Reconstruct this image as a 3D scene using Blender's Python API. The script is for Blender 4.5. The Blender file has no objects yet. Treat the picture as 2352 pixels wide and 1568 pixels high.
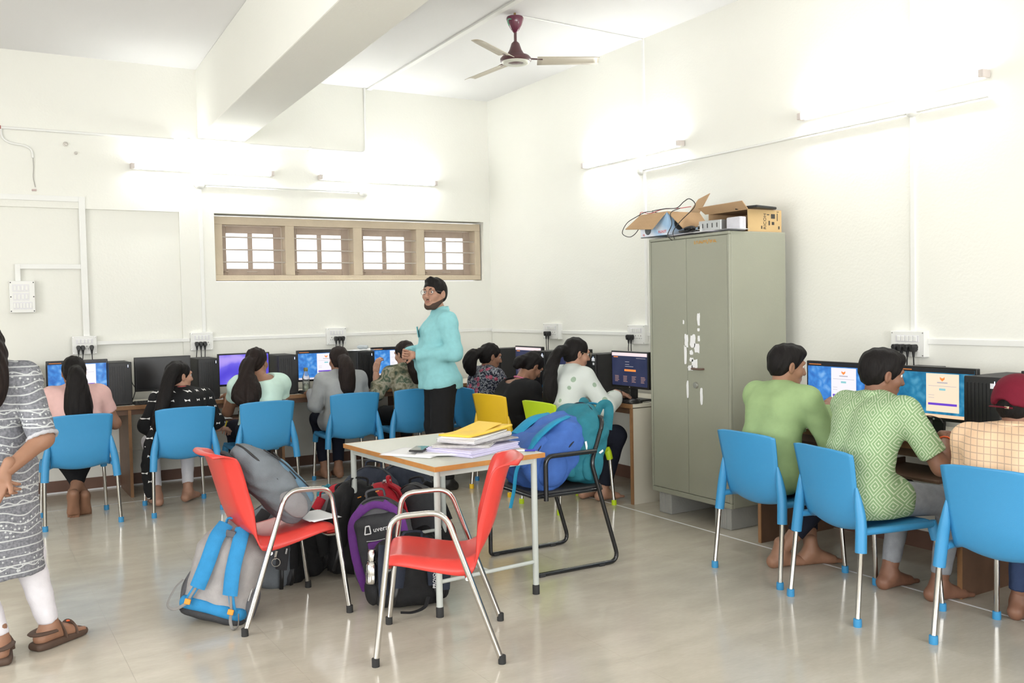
# Computer lab: students at wall counters, red chairs and backpacks round a centre table
import bpy, bmesh, math, random
import numpy as np
from mathutils import Vector, Matrix, Euler
random.seed(7); np.random.seed(7)
scene = bpy.context.scene
COL = scene.collection
R = math.radians

# ---------------------------------------------------------------- camera
def make_camera():
    yaw, pitch, roll = R(30.898), R(-2.192), R(-1.149)
    f = Vector((math.sin(yaw)*math.cos(pitch), math.cos(yaw)*math.cos(pitch), math.sin(pitch)))
    r = Vector((math.cos(yaw), -math.sin(yaw), 0)); u = r.cross(f)
    c, s = math.cos(roll), math.sin(roll)
    r2 = c*r + s*u; u2 = -s*r + c*u
    m = Matrix(((r2.x, u2.x, -f.x, 0), (r2.y, u2.y, -f.y, 0), (r2.z, u2.z, -f.z, 1.5), (0, 0, 0, 1)))
    cd = bpy.data.cameras.new('camera'); co = bpy.data.objects.new('camera', cd)
    COL.objects.link(co); co.matrix_world = m
    cd.sensor_width = 36; cd.sensor_fit = 'HORIZONTAL'; cd.lens = 2134.18/2352*36
    cd.clip_start = .05
    scene.camera = co
make_camera()

# ---------------------------------------------------------------- world, exposure
w = bpy.data.worlds.new('world'); scene.world = w; w.use_nodes = True
w.node_tree.nodes['Background'].inputs[0].default_value = (.93, .96, 1, 1)
w.node_tree.nodes['Background'].inputs[1].default_value = .8
vs = scene.view_settings
vs.view_transform = 'Standard'; vs.look = 'None'; vs.gamma = 1; vs.use_curve_mapping = False
vs.exposure = 1.67
TUBE = 24.0          # emission of the wall tube lights
XL, XB, YR, YA, ZC = -3.4, 4.93, -3.0, 8.65, 3.67   # room planes
# added fill lights, set at made-up windows in the walls behind the photographer
ADDED_WINDOWS = [((-1.6, YR+.02, 1.75), (R(90), 0, 0)), ((1.1, YR+.02, 1.75), (R(90), 0, 0)), ((3.6, YR+.02, 1.75), (R(90), 0, 0)), ((XL+.02, 1.0, 1.75), (R(90), 0, R(-90))), ((XL+.02, 4.2, 1.75), (R(90), 0, R(-90)))]
for p_, r_ in ADDED_WINDOWS:
    ld = bpy.data.lights.new('window_daylight', 'AREA'); ld.shape = 'RECTANGLE'; ld.size = 2.0; ld.size_y = 1.4; ld.energy = 38; ld.color = (.97, .985, 1)
    lo = bpy.data.objects.new('window_daylight', ld); COL.objects.link(lo); lo.location = p_; lo.rotation_euler = r_

# ---------------------------------------------------------------- helpers
MATS = {}
def M(name, col, rough=.5, metal=0., spec=.5, var=None, bump=None, coat=0., emit=None, trans=0., sheen=0., alpha=None):
    """procedural principled material; var=(scale, amount) colour mottling, bump=(scale, strength)"""
    if name in MATS: return MATS[name]
    m = bpy.data.materials.new(name); m.use_nodes = True
    nt = m.node_tree; b = nt.nodes['Principled BSDF']
    b.inputs['Base Color'].default_value = (*col, 1)
    b.inputs['Roughness'].default_value = rough; b.inputs['Metallic'].default_value = metal
    b.inputs['Specular IOR Level'].default_value = spec
    if coat: b.inputs['Coat Weight'].default_value = coat; b.inputs['Coat Roughness'].default_value = .05
    if sheen: b.inputs['Sheen Weight'].default_value = sheen
    if trans: b.inputs['Transmission Weight'].default_value = trans; b.inputs['IOR'].default_value = 1.45
    if emit: b.inputs['Emission Color'].default_value = (*emit[0], 1); b.inputs['Emission Strength'].default_value = emit[1]
    tc = None
    if var or bump: tc = nt.nodes.new('ShaderNodeTexCoord')
    if var:
        n = nt.nodes.new('ShaderNodeTexNoise'); n.inputs['Scale'].default_value = var[0]; n.inputs['Detail'].default_value = 4
        nt.links.new(tc.outputs['Object'], n.inputs['Vector'])
        mx = nt.nodes.new('ShaderNodeMix'); mx.data_type = 'RGBA'
        a = var[1]
        mx.inputs[6].default_value = (*[max(0, c*(1-a)) for c in col], 1)
        mx.inputs[7].default_value = (*[min(1, c*(1+a)) for c in col], 1)
        nt.links.new(n.outputs['Fac'], mx.inputs[0]); nt.links.new(mx.outputs[2], b.inputs['Base Color'])
    if bump:
        n2 = nt.nodes.new('ShaderNodeTexNoise'); n2.inputs['Scale'].default_value = bump[0]; n2.inputs['Detail'].default_value = 5
        nt.links.new(tc.outputs['Object'], n2.inputs['Vector'])
        bp = nt.nodes.new('ShaderNodeBump'); bp.inputs['Strength'].default_value = bump[1]; bp.inputs['Distance'].default_value = .01
        nt.links.new(n2.outputs['Fac'], bp.inputs['Height']); nt.links.new(bp.outputs[0], b.inputs['Normal'])
    MATS[name] = m
    return m

class NT:
    """small wrapper to write node maths"""
    def __init__(s, mat):
        s.nt = mat.node_tree; s.b = s.nt.nodes['Principled BSDF']
        tc = s.nt.nodes.new('ShaderNodeTexCoord'); s.obj = tc.outputs['Object']
        sp = s.nt.nodes.new('ShaderNodeSeparateXYZ'); s.nt.links.new(s.obj, sp.inputs[0])
        s.x, s.y, s.z = sp.outputs
    def m(s, op, a, b=None, c=None):
        n = s.nt.nodes.new('ShaderNodeMath'); n.operation = op
        for i, v in enumerate((a, b, c)):
            if v is None: continue
            if isinstance(v, (int, float)): n.inputs[i].default_value = v
            else: s.nt.links.new(v, n.inputs[i])
        return n.outputs[0]
    def noise(s, scale, detail=3, vec=None):
        n = s.nt.nodes.new('ShaderNodeTexNoise'); n.inputs['Scale'].default_value = scale; n.inputs['Detail'].default_value = detail
        s.nt.links.new(vec or s.obj, n.inputs['Vector']); return n.outputs['Fac']
    def voro(s, scale, out='Distance', feature='F1'):
        n = s.nt.nodes.new('ShaderNodeTexVoronoi'); n.feature = feature; n.inputs['Scale'].default_value = scale
        s.nt.links.new(s.obj, n.inputs['Vector']); return n.outputs[out]
    def mix(s, fac, a, b):
        n = s.nt.nodes.new('ShaderNodeMix'); n.data_type = 'RGBA'
        for i, v in ((0, fac), (6, a), (7, b)):
            if isinstance(v, (int, float)): n.inputs[i].default_value = v
            elif isinstance(v, tuple): n.inputs[i].default_value = (*v, 1)
            else: s.nt.links.new(v, n.inputs[i])
        return n.outputs[2]
    def ramp(s, fac, stops, const=False):
        n = s.nt.nodes.new('ShaderNodeValToRGB'); cr = n.color_ramp
        if const: cr.interpolation = 'CONSTANT'
        while len(cr.elements) < len(stops): cr.elements.new(.5)
        for e, (p, c) in zip(cr.elements, stops): e.position = p; e.color = (*c, 1)
        s.nt.links.new(fac, n.inputs[0]); return n.outputs[0]
    def color(s, c, emit=False):
        s.nt.links.new(c, s.b.inputs['Base Color'])
        if emit: s.nt.links.new(c, s.b.inputs['Emission Color'])
    def bump(s, h, strength=.3, dist=.01):
        bp = s.nt.nodes.new('ShaderNodeBump'); bp.inputs['Strength'].default_value = strength; bp.inputs['Distance'].default_value = dist
        s.nt.links.new(h, bp.inputs['Height']); s.nt.links.new(bp.outputs[0], s.b.inputs['Normal'])

def tag(o, label=None, cat=None, group=None, kind=None):
    if label: o['label'] = label
    if cat: o['category'] = cat
    if group: o['group'] = group
    if kind: o['kind'] = kind
    return o
def thing(name, label, cat, loc=(0, 0, 0), rotz=0., group=None, rot=None):
    o = bpy.data.objects.new(name, None); COL.objects.link(o); o.empty_display_size = .1
    o.location = loc; o.rotation_euler = rot if rot else (0, 0, R(rotz))
    return tag(o, label, cat, group)
def mesh_obj(name, me, mat=None, parent=None):
    o = bpy.data.objects.new(name, me); COL.objects.link(o)
    if mat is not None:
        for mm in (mat if isinstance(mat, (list, tuple)) else [mat]): me.materials.append(mm)
    if parent is not None: o.parent = parent
    return o
def rotm(rx=0, ry=0, rz=0): return np.array(Euler((R(rx), R(ry), R(rz))).to_matrix())

class MB:
    def __init__(s): s.v = []; s.f = []; s.mi = []
    def add(s, vs, fs, mi=0):
        o = len(s.v); s.v += [tuple(map(float, p)) for p in vs]
        for f in fs: s.f.append(tuple(i+o for i in f)); s.mi.append(mi)
        return s
    def box(s, c, d, rot=None, mi=0):
        hx, hy, hz = d[0]/2, d[1]/2, d[2]/2
        p = np.array([(x, y, z) for x in (-hx, hx) for y in (-hy, hy) for z in (-hz, hz)])
        if rot is not None: p = p @ np.array(rot).T
        return s.add(p+np.array(c), [(0, 1, 3, 2), (4, 6, 7, 5), (0, 4, 5, 1), (2, 3, 7, 6), (0, 2, 6, 4), (1, 5, 7, 3)], mi)
    def bb(s, x0, x1, y0, y1, z0, z1, mi=0):
        return s.box(((x0+x1)/2, (y0+y1)/2, (z0+z1)/2), (x1-x0, y1-y0, z1-z0), mi=mi)
    def tube(s, pts, r, n=8, closed=False, caps=True, flat=1., up=None, mi=0):
        P = np.array(pts, float); k = len(P)
        rr = np.array(r, float)*np.ones(k) if np.ndim(r) == 0 else np.array(r, float)
        if closed: T = np.roll(P, -1, 0)-np.roll(P, 1, 0)
        else: T = np.gradient(P, axis=0)
        T /= np.maximum(np.linalg.norm(T, axis=1), 1e-9)[:, None]
        N = np.array(up, float) if up is not None else (np.array((0, 0, 1.)) if abs(T[0][2]) < .9 else np.array((1., 0, 0)))
        vs = []
        for i in range(k):
            N = N-T[i]*(N@T[i])
            nn = np.linalg.norm(N)
            N = N/nn if nn > 1e-6 else np.array((1., 0, 0))
            B = np.cross(T[i], N)
            for j in range(n):
                a = 2*math.pi*j/n
                vs.append(P[i]+rr[i]*(math.cos(a)*B+math.sin(a)*N*flat))
        fs = []
        for i in range(k if closed else k-1):
            i2 = (i+1) % k
            for j in range(n):
                j2 = (j+1) % n
                fs.append((i*n+j, i*n+j2, i2*n+j2, i2*n+j))
        if caps and not closed:
            fs.append(tuple(range(n))[::-1]); fs.append(tuple((k-1)*n+j for j in range(n)))
        return s.add(vs, fs, mi)
    def lathe(s, prof, n=20, c=(0, 0, 0), rot=None, mi=0):
        vs = []
        for r_, z_ in prof:
            for j in range(n):
                a = 2*math.pi*j/n; vs.append((r_*math.cos(a), r_*math.sin(a), z_))
        vs = np.array(vs)
        if rot is not None: vs = vs @ np.array(rot).T
        vs = vs+np.array(c); k = len(prof); fs = []
        for i in range(k-1):
            for j in range(n):
                j2 = (j+1) % n; fs.append((i*n+j, i*n+j2, (i+1)*n+j2, (i+1)*n+j))
        if prof[0][0] > 1e-5: fs.append(tuple(range(n))[::-1])
        if prof[-1][0] > 1e-5: fs.append(tuple((k-1)*n+j for j in range(n)))
        return s.add(vs, fs, mi)
    def prism(s, poly, a0, a1, axes='xyz', mi=0):
        """extrude a 2-D polygon (in the first two axes) from a0 to a1 along the third"""
        n = len(poly); ix = ['xyz'.index(a) for a in axes]; vs = []
        for a in (a0, a1):
            for p in poly:
                q = [0, 0, 0]; q[ix[0]] = p[0]; q[ix[1]] = p[1]; q[ix[2]] = a; vs.append(q)
        fs = [tuple(range(n))[::-1], tuple(range(n, 2*n))]+[(i, (i+1) % n, n+(i+1) % n, n+i) for i in range(n)]
        return s.add(vs, fs, mi)
    def grid(s, fn, nu, nv, mi=0, wrap=False):
        vs = [fn(i/nu, j/nv) for i in range(nu+1) for j in range(nv+1)]
        fs = [(i*(nv+1)+j, (i+1)*(nv+1)+j, (i+1)*(nv+1)+j+1, i*(nv+1)+j+1) for i in range(nu) for j in range(nv)]
        return s.add(vs, fs, mi)
    def mesh(s, name, smooth=None):
        me = bpy.data.meshes.new(name); me.from_pydata(s.v, [], s.f)
        bm = bmesh.new(); bm.from_mesh(me); bmesh.ops.recalc_face_normals(bm, faces=bm.faces)
        bm.to_mesh(me); bm.free()
        if any(s.mi): me.polygons.foreach_set('material_index', s.mi)
        if smooth is not None:
            me.shade_smooth()
            if smooth < 170: me.set_sharp_from_angle(angle=R(smooth))
        me.update(); return me
    def build(s, name, mat, parent=None, smooth=None, bevel=0, seg=2, solid=0, subd=0):
        o = mesh_obj(name, s.mesh(name, smooth), mat, parent)
        if solid:
            md = o.modifiers.new('thickness', 'SOLIDIFY'); md.thickness = solid; md.offset = 0
        if bevel:
            md = o.modifiers.new('bevel', 'BEVEL'); md.width = bevel; md.segments = seg; md.limit_method = 'ANGLE'; md.angle_limit = R(40)
        if subd:
            md = o.modifiers.new('subd', 'SUBSURF'); md.levels = md.render_levels = subd
        return o

def bez(pts, n=24):
    """Catmull-Rom through points"""
    P = np.array(pts, float)
    P = np.vstack([2*P[0]-P[1], P, 2*P[-1]-P[-2]]); out = []
    segs = len(P)-3
    for i in range(n+1):
        t = i/n*segs; k = min(int(t), segs-1); t -= k
        p0, p1, p2, p3 = P[k:k+4]
        out.append(.5*((2*p1)+(-p0+p2)*t+(2*p0-5*p1+4*p2-p3)*t*t+(-p0+3*p1-3*p2+p3)*t**3))
    return np.array(out)
def rounded(pts, rad, n=5):
    """polyline with its inner corners rounded"""
    P = [np.array(p, float) for p in pts]; out = [P[0]]
    for i in range(1, len(P)-1):
        a, b, c = P[i-1], P[i], P[i+1]
        r_ = rad[i-1] if isinstance(rad, (list, tuple)) else rad
        u = (a-b); u /= np.linalg.norm(u); v = (c-b); v /= np.linalg.norm(v)
        p0, p2 = b+u*r_, b+v*r_
        for j in range(n+1):
            t = j/n; out.append((1-t)**2*p0+2*t*(1-t)*b+t*t*p2)
    out.append(P[-1]); return out

def text_mesh(name, body, size, mat, parent=None, loc=(0, 0, 0), rot=(0, 0, 0), align='CENTER', ext=.0004):
    cu = bpy.data.curves.new(name, 'FONT'); cu.body = body; cu.size = size; cu.align_x = align; cu.align_y = 'CENTER'; cu.extrude = ext; cu.resolution_u = 3
    tmp = bpy.data.objects.new('tmp_text', cu); COL.objects.link(tmp)
    bpy.context.view_layer.update()
    me = bpy.data.meshes.new_from_object(tmp.evaluated_get(bpy.context.evaluated_depsgraph_get())); me.name = name
    bpy.data.objects.remove(tmp); bpy.data.curves.remove(cu)
    me.materials.clear()
    o = mesh_obj(name, me, mat, parent); o.location = loc; o.rotation_euler = [R(a) for a in rot]
    return o

def copy_tree(o, parent=None):
    c = o.copy(); COL.objects.link(c); c.parent = parent
    for ch in list(o.children): copy_tree(ch, c)
    return c

# ---------------------------------------------------------------- implicit surfaces (bodies, clothes, bags)
def smin(a, b, k):
    if k <= 0: return np.minimum(a, b)
    h = np.maximum(k-np.abs(a-b), 0)/k
    return np.minimum(a, b)-h*h*k*.25
class Field:
    def __init__(s): s.p = []
    def cap(s, a, b, ra, rb=None, k=.02, op='u', c0=False, c1=False):
        s.p.append(('cap', np.array(a, float), np.array(b, float), ra, ra if rb is None else rb, k, op, c0, c1)); return s
    def chain(s, pts, rs, k=.02, op='u'):
        for i in range(len(pts)-1): s.cap(pts[i], pts[i+1], rs[i], rs[i+1], k, op)
        return s
    def ell(s, c, r, rot=None, k=.02, op='u'):
        s.p.append(('ell', np.array(c, float), np.array(r, float), None if rot is None else np.array(rot), k, op)); return s
    def box(s, c, h, rd=.02, rot=None, k=.02, op='u'):
        s.p.append(('box', np.array(c, float), np.array(h, float), rd, None if rot is None else np.array(rot), k, op)); return s
    def keep(s, p, n, k=0.):
        """keep only the side of the plane that n points away from"""
        n = np.array(n, float); s.p.append(('pl', np.array(p, float), n/np.linalg.norm(n), k)); return s
    def bounds(s):
        lo = np.full(3, 1e9); hi = -lo
        for q in s.p:
            if q[0] == 'cap' and q[6] == 'u':
                r_ = max(q[3], q[4]); lo = np.minimum(lo, np.minimum(q[1], q[2])-r_); hi = np.maximum(hi, np.maximum(q[1], q[2])+r_)
            elif q[0] == 'ell' and q[5] == 'u':
                m_ = q[2].max() if q[3] is not None else q[2]; lo = np.minimum(lo, q[1]-m_); hi = np.maximum(hi, q[1]+m_)
            elif q[0] == 'box' and q[6] == 'u':
                m_ = np.linalg.norm(q[2]) if q[4] is not None else q[2]; lo = np.minimum(lo, q[1]-m_); hi = np.maximum(hi, q[1]+m_)
        return lo, hi
    def grid(s, h, disp=None):
        lo, hi = s.bounds(); lo = lo-3*h; hi = hi+3*h
        n = np.ceil((hi-lo)/h).astype(int)+1
        ax = [lo[i]+h*np.arange(n[i]) for i in range(3)]
        V = np.full(n, .5, np.float32)
        for q in s.p:
            if q[0] == 'pl':
                d = sum(q[2][i]*(ax[i]-q[1][i]).reshape([-1 if j == i else 1 for j in range(3)]) for i in range(3)).astype(np.float32)
                V = -smin(-V, -d, q[3]); continue
            if q[0] == 'cap': c0, c1 = np.minimum(q[1], q[2]), np.maximum(q[1], q[2]); m_ = max(q[3], q[4]); k, op = q[5], q[6]
            elif q[0] == 'ell': c0 = c1 = q[1]; m_ = q[2].max(); k, op = q[4], q[5]
            else: c0 = c1 = q[1]; m_ = np.linalg.norm(q[2]); k, op = q[5], q[6]
            mg = m_+k+4*h+.02
            i0 = np.clip(np.floor((c0-mg-lo)/h).astype(int), 0, n-1); i1 = np.clip(np.ceil((c1+mg-lo)/h).astype(int)+1, 1, n)
            if np.any(i1 <= i0): continue
            sl = tuple(slice(a, b) for a, b in zip(i0, i1))
            X = ax[0][sl[0]][:, None, None].astype(np.float32); Y = ax[1][sl[1]][None, :, None].astype(np.float32); Z = ax[2][sl[2]][None, None, :].astype(np.float32)
            if q[0] == 'cap':
                a, b = q[1], q[2]; ab = b-a; L2 = max(ab@ab, 1e-9)
                t = ((X-a[0])*ab[0]+(Y-a[1])*ab[1]+(Z-a[2])*ab[2])/L2
                tc = np.clip(t, 0, 1)
                d = np.sqrt((X-a[0]-tc*ab[0])**2+(Y-a[1]-tc*ab[1])**2+(Z-a[2]-tc*ab[2])**2)-(q[3]+(q[4]-q[3])*tc)
                L = math.sqrt(L2)
                if q[7]: d = np.maximum(d, -t*L)
                if q[8]: d = np.maximum(d, (t-1)*L)
            else:
                x, y, z = X-q[1][0], Y-q[1][1], Z-q[1][2]
                rt = q[3] if q[0] == 'ell' else q[4]
                if rt is not None:
                    x, y, z = (rt[0][i]*x+rt[1][i]*y+rt[2][i]*z for i in range(3))
                hh = q[2]
                if q[0] == 'ell':
                    k0 = np.sqrt((x/hh[0])**2+(y/hh[1])**2+(z/hh[2])**2)
                    k1 = np.sqrt((x/hh[0]**2)**2+(y/hh[1]**2)**2+(z/hh[2]**2)**2)
                    d = k0*(k0-1)/np.maximum(k1, 1e-6)
                else:
                    rd = q[3]
                    qx, qy, qz = np.abs(x)-hh[0]+rd, np.abs(y)-hh[1]+rd, np.abs(z)-hh[2]+rd
                    d = np.sqrt(np.maximum(qx, 0)**2+np.maximum(qy, 0)**2+np.maximum(qz, 0)**2)+np.minimum(np.maximum(np.maximum(qx, qy), qz), 0)-rd
            if op == 'u': V[sl] = smin(V[sl], d, k)
            else: V[sl] = -smin(-V[sl], d, k)
        if disp is not None:
            X, Y, Z = np.meshgrid(*ax, indexing='ij', sparse=True)
            V = V+disp(X, Y, Z).astype(np.float32)
        return V, lo, h
    def net(s, h, disp=None):
        V, lo, h = s.grid(h, disp)
        S = V < 0
        c = np.zeros(np.array(V.shape)-1, np.uint8)
        cor = [(i, j, k) for i in (0, 1) for j in (0, 1) for k in (0, 1)]
        n0, n1, n2 = c.shape
        for i, j, k in cor: c += S[i:i+n0, j:j+n1, k:k+n2]
        act = (c > 0) & (c < 8); ids = np.argwhere(act)
        idx = np.full(c.shape, -1, np.int64); idx[act] = np.arange(len(ids))
        acc = np.zeros((len(ids), 3)); cnt = np.zeros(len(ids))
        for a in cor:
            for ax_ in range(3):
                if a[ax_]: continue
                b = list(a); b[ax_] = 1
                va = V[ids[:, 0]+a[0], ids[:, 1]+a[1], ids[:, 2]+a[2]]; vb = V[ids[:, 0]+b[0], ids[:, 1]+b[1], ids[:, 2]+b[2]]
                m_ = (va < 0) != (vb < 0); t = np.where(m_, va/np.where(m_, va-vb, 1), 0)
                p = np.array(a, float)[None].repeat(len(ids), 0); p[:, ax_] += t
                acc += p*m_[:, None]; cnt += m_
        pos = lo+h*(ids+acc/np.maximum(cnt, 1)[:, None])
        Q = []
        for ax_ in range(3):
            o = [0, 0, 0]; o[ax_] = 1
            A = S[:-1, :-1, :-1]; B = S[o[0]:o[0]+n0, o[1]:o[1]+n1, o[2]:o[2]+n2]
            e = A != B
            u, v = [(1, 2), (2, 0), (0, 1)][ax_]
            e = e.copy(); sl = [slice(None)]*3
            sl[u] = 0; e[tuple(sl)] = False; sl = [slice(None)]*3; sl[v] = 0; e[tuple(sl)] = False
            E_ = np.argwhere(e)
            if not len(E_): continue
            du = np.zeros(3, int); du[u] = 1; dv = np.zeros(3, int); dv[v] = 1
            g = lambda P: idx[P[:, 0], P[:, 1], P[:, 2]]
            q = np.stack([g(E_-du-dv), g(E_-dv), g(E_), g(E_-du)], 1)
            fl = ~A[E_[:, 0], E_[:, 1], E_[:, 2]]
            q[fl] = q[fl][:, ::-1]
            Q.append(q)
        return pos, np.vstack(Q)
def net_mesh(name, pieces):
    """one mesh from several (verts, quads) shells"""
    V = []; F = []; o = 0
    for v, f in pieces: V.append(v); F.append(f+o); o += len(v)
    V = np.vstack(V); F = np.vstack(F)
    me = bpy.data.meshes.new(name)
    me.vertices.add(len(V)); me.vertices.foreach_set('co', V.astype(np.float32).ravel())
    me.loops.add(F.size); me.loops.foreach_set('vertex_index', F.astype(np.int32).ravel())
    me.polygons.add(len(F)); me.polygons.foreach_set('loop_start', np.arange(0, F.size, 4, dtype=np.int32))
    me.update(calc_edges=True); me.validate(); me.shade_smooth()
    return me
def net_obj(name, fields, mat, parent, h, disp=None):
    fs = fields if isinstance(fields, list) else [(fields, h)]
    return mesh_obj(name, net_mesh(name, [f.net(hh, disp) for f, hh in fs]), mat, parent)
def wrinkle(amp, s=18., seed=0., dirn=(.3, .2, 1.)):
    """soft cloth folds"""
    a, b, c = dirn
    def fn(X, Y, Z):
        w1 = np.sin(s*(a*X+b*Y+c*Z)+2.2*np.sin(7*X+seed)+1.9*np.sin(6*Y+1.3*seed)+seed)
        w2 = np.sin(s*1.7*(c*X-.6*b*Y+.5*a*Z)+2.0*np.sin(9*Z+seed*.7)+1.4*np.sin(11*X-seed))
        return amp*(.6*w1*w1-.3+.4*w2)
    return fn
# ================================================================ THE ROOM
m_wall = M('wall_paint', (.81, .805, .745), .75, spec=.25, var=(1.3, .03), bump=(55, .12))
m_ceil = M('ceiling_paint', (.76, .755, .75), .85, spec=.2, bump=(40, .08))
m_white = M('white_pvc', (.80, .80, .77), .45)
m_grout = M('grout_cement', (.46, .42, .355), .4)
m_skirt = M('skirting_brown', (.16, .085, .06), .5, var=(6, .25))
m_tan = M('window_concrete', (.55, .46, .34), .8, var=(7, .12), bump=(60, .2))
m_sash = M('window_wood', (.42, .335, .27), .7, var=(12, .15), bump=(50, .2))
m_bar = M('window_bar_paint', (.50, .44, .38), .5)
m_pane = M('frosted_pane', (.97, .95, .96), .7, trans=.97)
m_wood = M('edge_wood', (.30, .155, .07), .5, var=(14, .3), bump=(80, .15))
m_darkwood = M('dark_laminate', (.155, .085, .052), .5, var=(9, .25))
m_laminate = M('cream_laminate', (.70, .66, .56), .45, var=(5, .05))
m_black = M('black_plastic', (.012, .012, .013), .42)
m_black2 = M('black_plastic_matte', (.02, .02, .021), .6, bump=(300, .2))
m_rubber = M('black_rubber', (.02, .02, .02), .75)
m_chrome = M('chrome_tube', (.62, .61, .59), .14, metal=1.)
m_paper = M('white_paper', (.82, .82, .83), .8)
m_tex = M('text_ink_dark', (.03, .03, .03), .7)

def floor_material():
    m = M('vitrified_tile', (.5, .45, .36), .10, spec=.4)
    n = NT(m)
    g = n.nt.nodes.new('ShaderNodeNewGeometry').outputs['Position']
    mp = n.nt.nodes.new('ShaderNodeMapping'); mp.inputs['Scale'].default_value = (1.0, 2.6, 1); n.nt.links.new(g, mp.inputs[0])
    a = n.noise(3.2, 6, mp.outputs[0]); b = n.noise(26, 3, mp.outputs[0]); c = n.noise(.5, 2, g)
    f = n.m('ADD', n.m('MULTIPLY', a, .55), n.m('ADD', n.m('MULTIPLY', b, .2), n.m('MULTIPLY', c, .25)))
    n.color(n.ramp(f, [(.33, (.46, .42, .345)), (.5, (.515, .47, .39)), (.66, (.575, .53, .445))]))
    r_ = n.m('MULTIPLY_ADD', a, .08, .10); n.nt.links.new(r_, n.b.inputs['Roughness'])
    return m
m_floor = floor_material()

def S(o, kind='structure'): o['kind'] = kind; return o
floor = S(MB().bb(XL-.2, XB+.2, YR-.2, YA+.25, -.12, -.0007).build('floor', m_grout))
tile_me = MB().box((0, 0, -.006), (.5990, .5990, .012)).mesh('tile')
tile_me.materials.append(m_floor)
bt1 = MB().box((0, 0, -.006), (.7285, .5985, .012)).mesh('border_tile'); bt1.materials.append(m_floor)
bt2 = MB().box((0, 0, -.006), (.5985, .7485, .012)).mesh('border_tile'); bt2.materials.append(m_floor)
def tile(me, x, y):
    o = bpy.data.objects.new('tile', me); COL.objects.link(o); o.location = (x, y, 0); o.parent = floor
for i in range(-2, 9):
    for j in range(-1, 12): tile(tile_me, 4.18-.3-.6*i if i >= 0 else 4.18, 7.88-.3-.6*j) if i >= 0 and j >= 0 else None
for j in range(12): tile(bt1, 4.196+.365, 7.88-.3-.6*j)
for i in range(9): tile(bt2, 4.18-.3-.6*i, 7.896+.375)
big = MB().bb(XL, -1.222, YR, YA, -.012, -.0005).bb(-1.22, XB, YR, .6785, -.012, -.0005).bb(4.2, XB, 7.9, YA, -.012, -.0005).build('tile', m_floor, floor)
S(MB().bb(4.1815, 4.1945, .68, 7.88, -.01, .0006).build('trim_1', m_paper))
S(MB().bb(-1.22, 4.1945, 7.8815, 7.8945, -.01, .0006).build('trim_2', m_paper))

S(MB().bb(XL-.2, XB+.2, YR-.2, YA+.25, ZC, ZC+.15).build('ceiling', m_ceil))
def wall_a():
    mb = MB()
    x0, x1, z0, z1 = 2.05, 4.85, 1.775, 2.395       # window recess
    nx, nz = 1.746, 2.39                             # shallow niche on the left
    y0, y1 = YA, YA+.25
    mb.bb(XL-.2, XB+.2, y0, y1, z1, ZC)              # above
    mb.bb(x1, XB+.2, y0, y1, 0, z1)
    mb.bb(x0, x1, y0, y1, 0, z0)
    mb.bb(nx, x0, y0, y1, 0, z1)
    mb.bb(XL-.2, nx, y0+.03, y1, .3, z1)
    mb.bb(XL-.2, nx, y0, y1, 0, .3)
    return S(mb.build('wall_left', m_wall))
wall_a()
S(MB().bb(XB, XB+.2, YR-.2, YA+.25, 0, ZC).build('wall_right', m_wall))
S(MB().bb(XL-.2, XL, YR-.2, YA+.25, 0, ZC).build('wall_side', m_wall))
S(MB().bb(XL-.2, XB+.2, YR-.2, YR, 0, ZC).build('wall_rear', m_wall))
# ceiling beam, a little out of square with the walls
b_ = MB().box((0, -3, (3.06+ZC)/2), (.42, 13.2, ZC-3.06)).build('trim_3', m_wall, bevel=.008); S(b_)
b_.location = (2.0, 5.9, 0); b_.rotation_euler.z = R(-2.9)
S(MB().bb(XL, XB-.012, YA-.012, YA, 0, .105).build('baseboard_left', m_skirt))
S(MB().bb(XB-.012, XB, YR, YA-.012, 0, .105).build('baseboard_right', m_skirt))
S(MB().bb(XL, XB-.012, YA-.016, YA-.0121, 0, .012).build('trim_4', m_paper))

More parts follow.
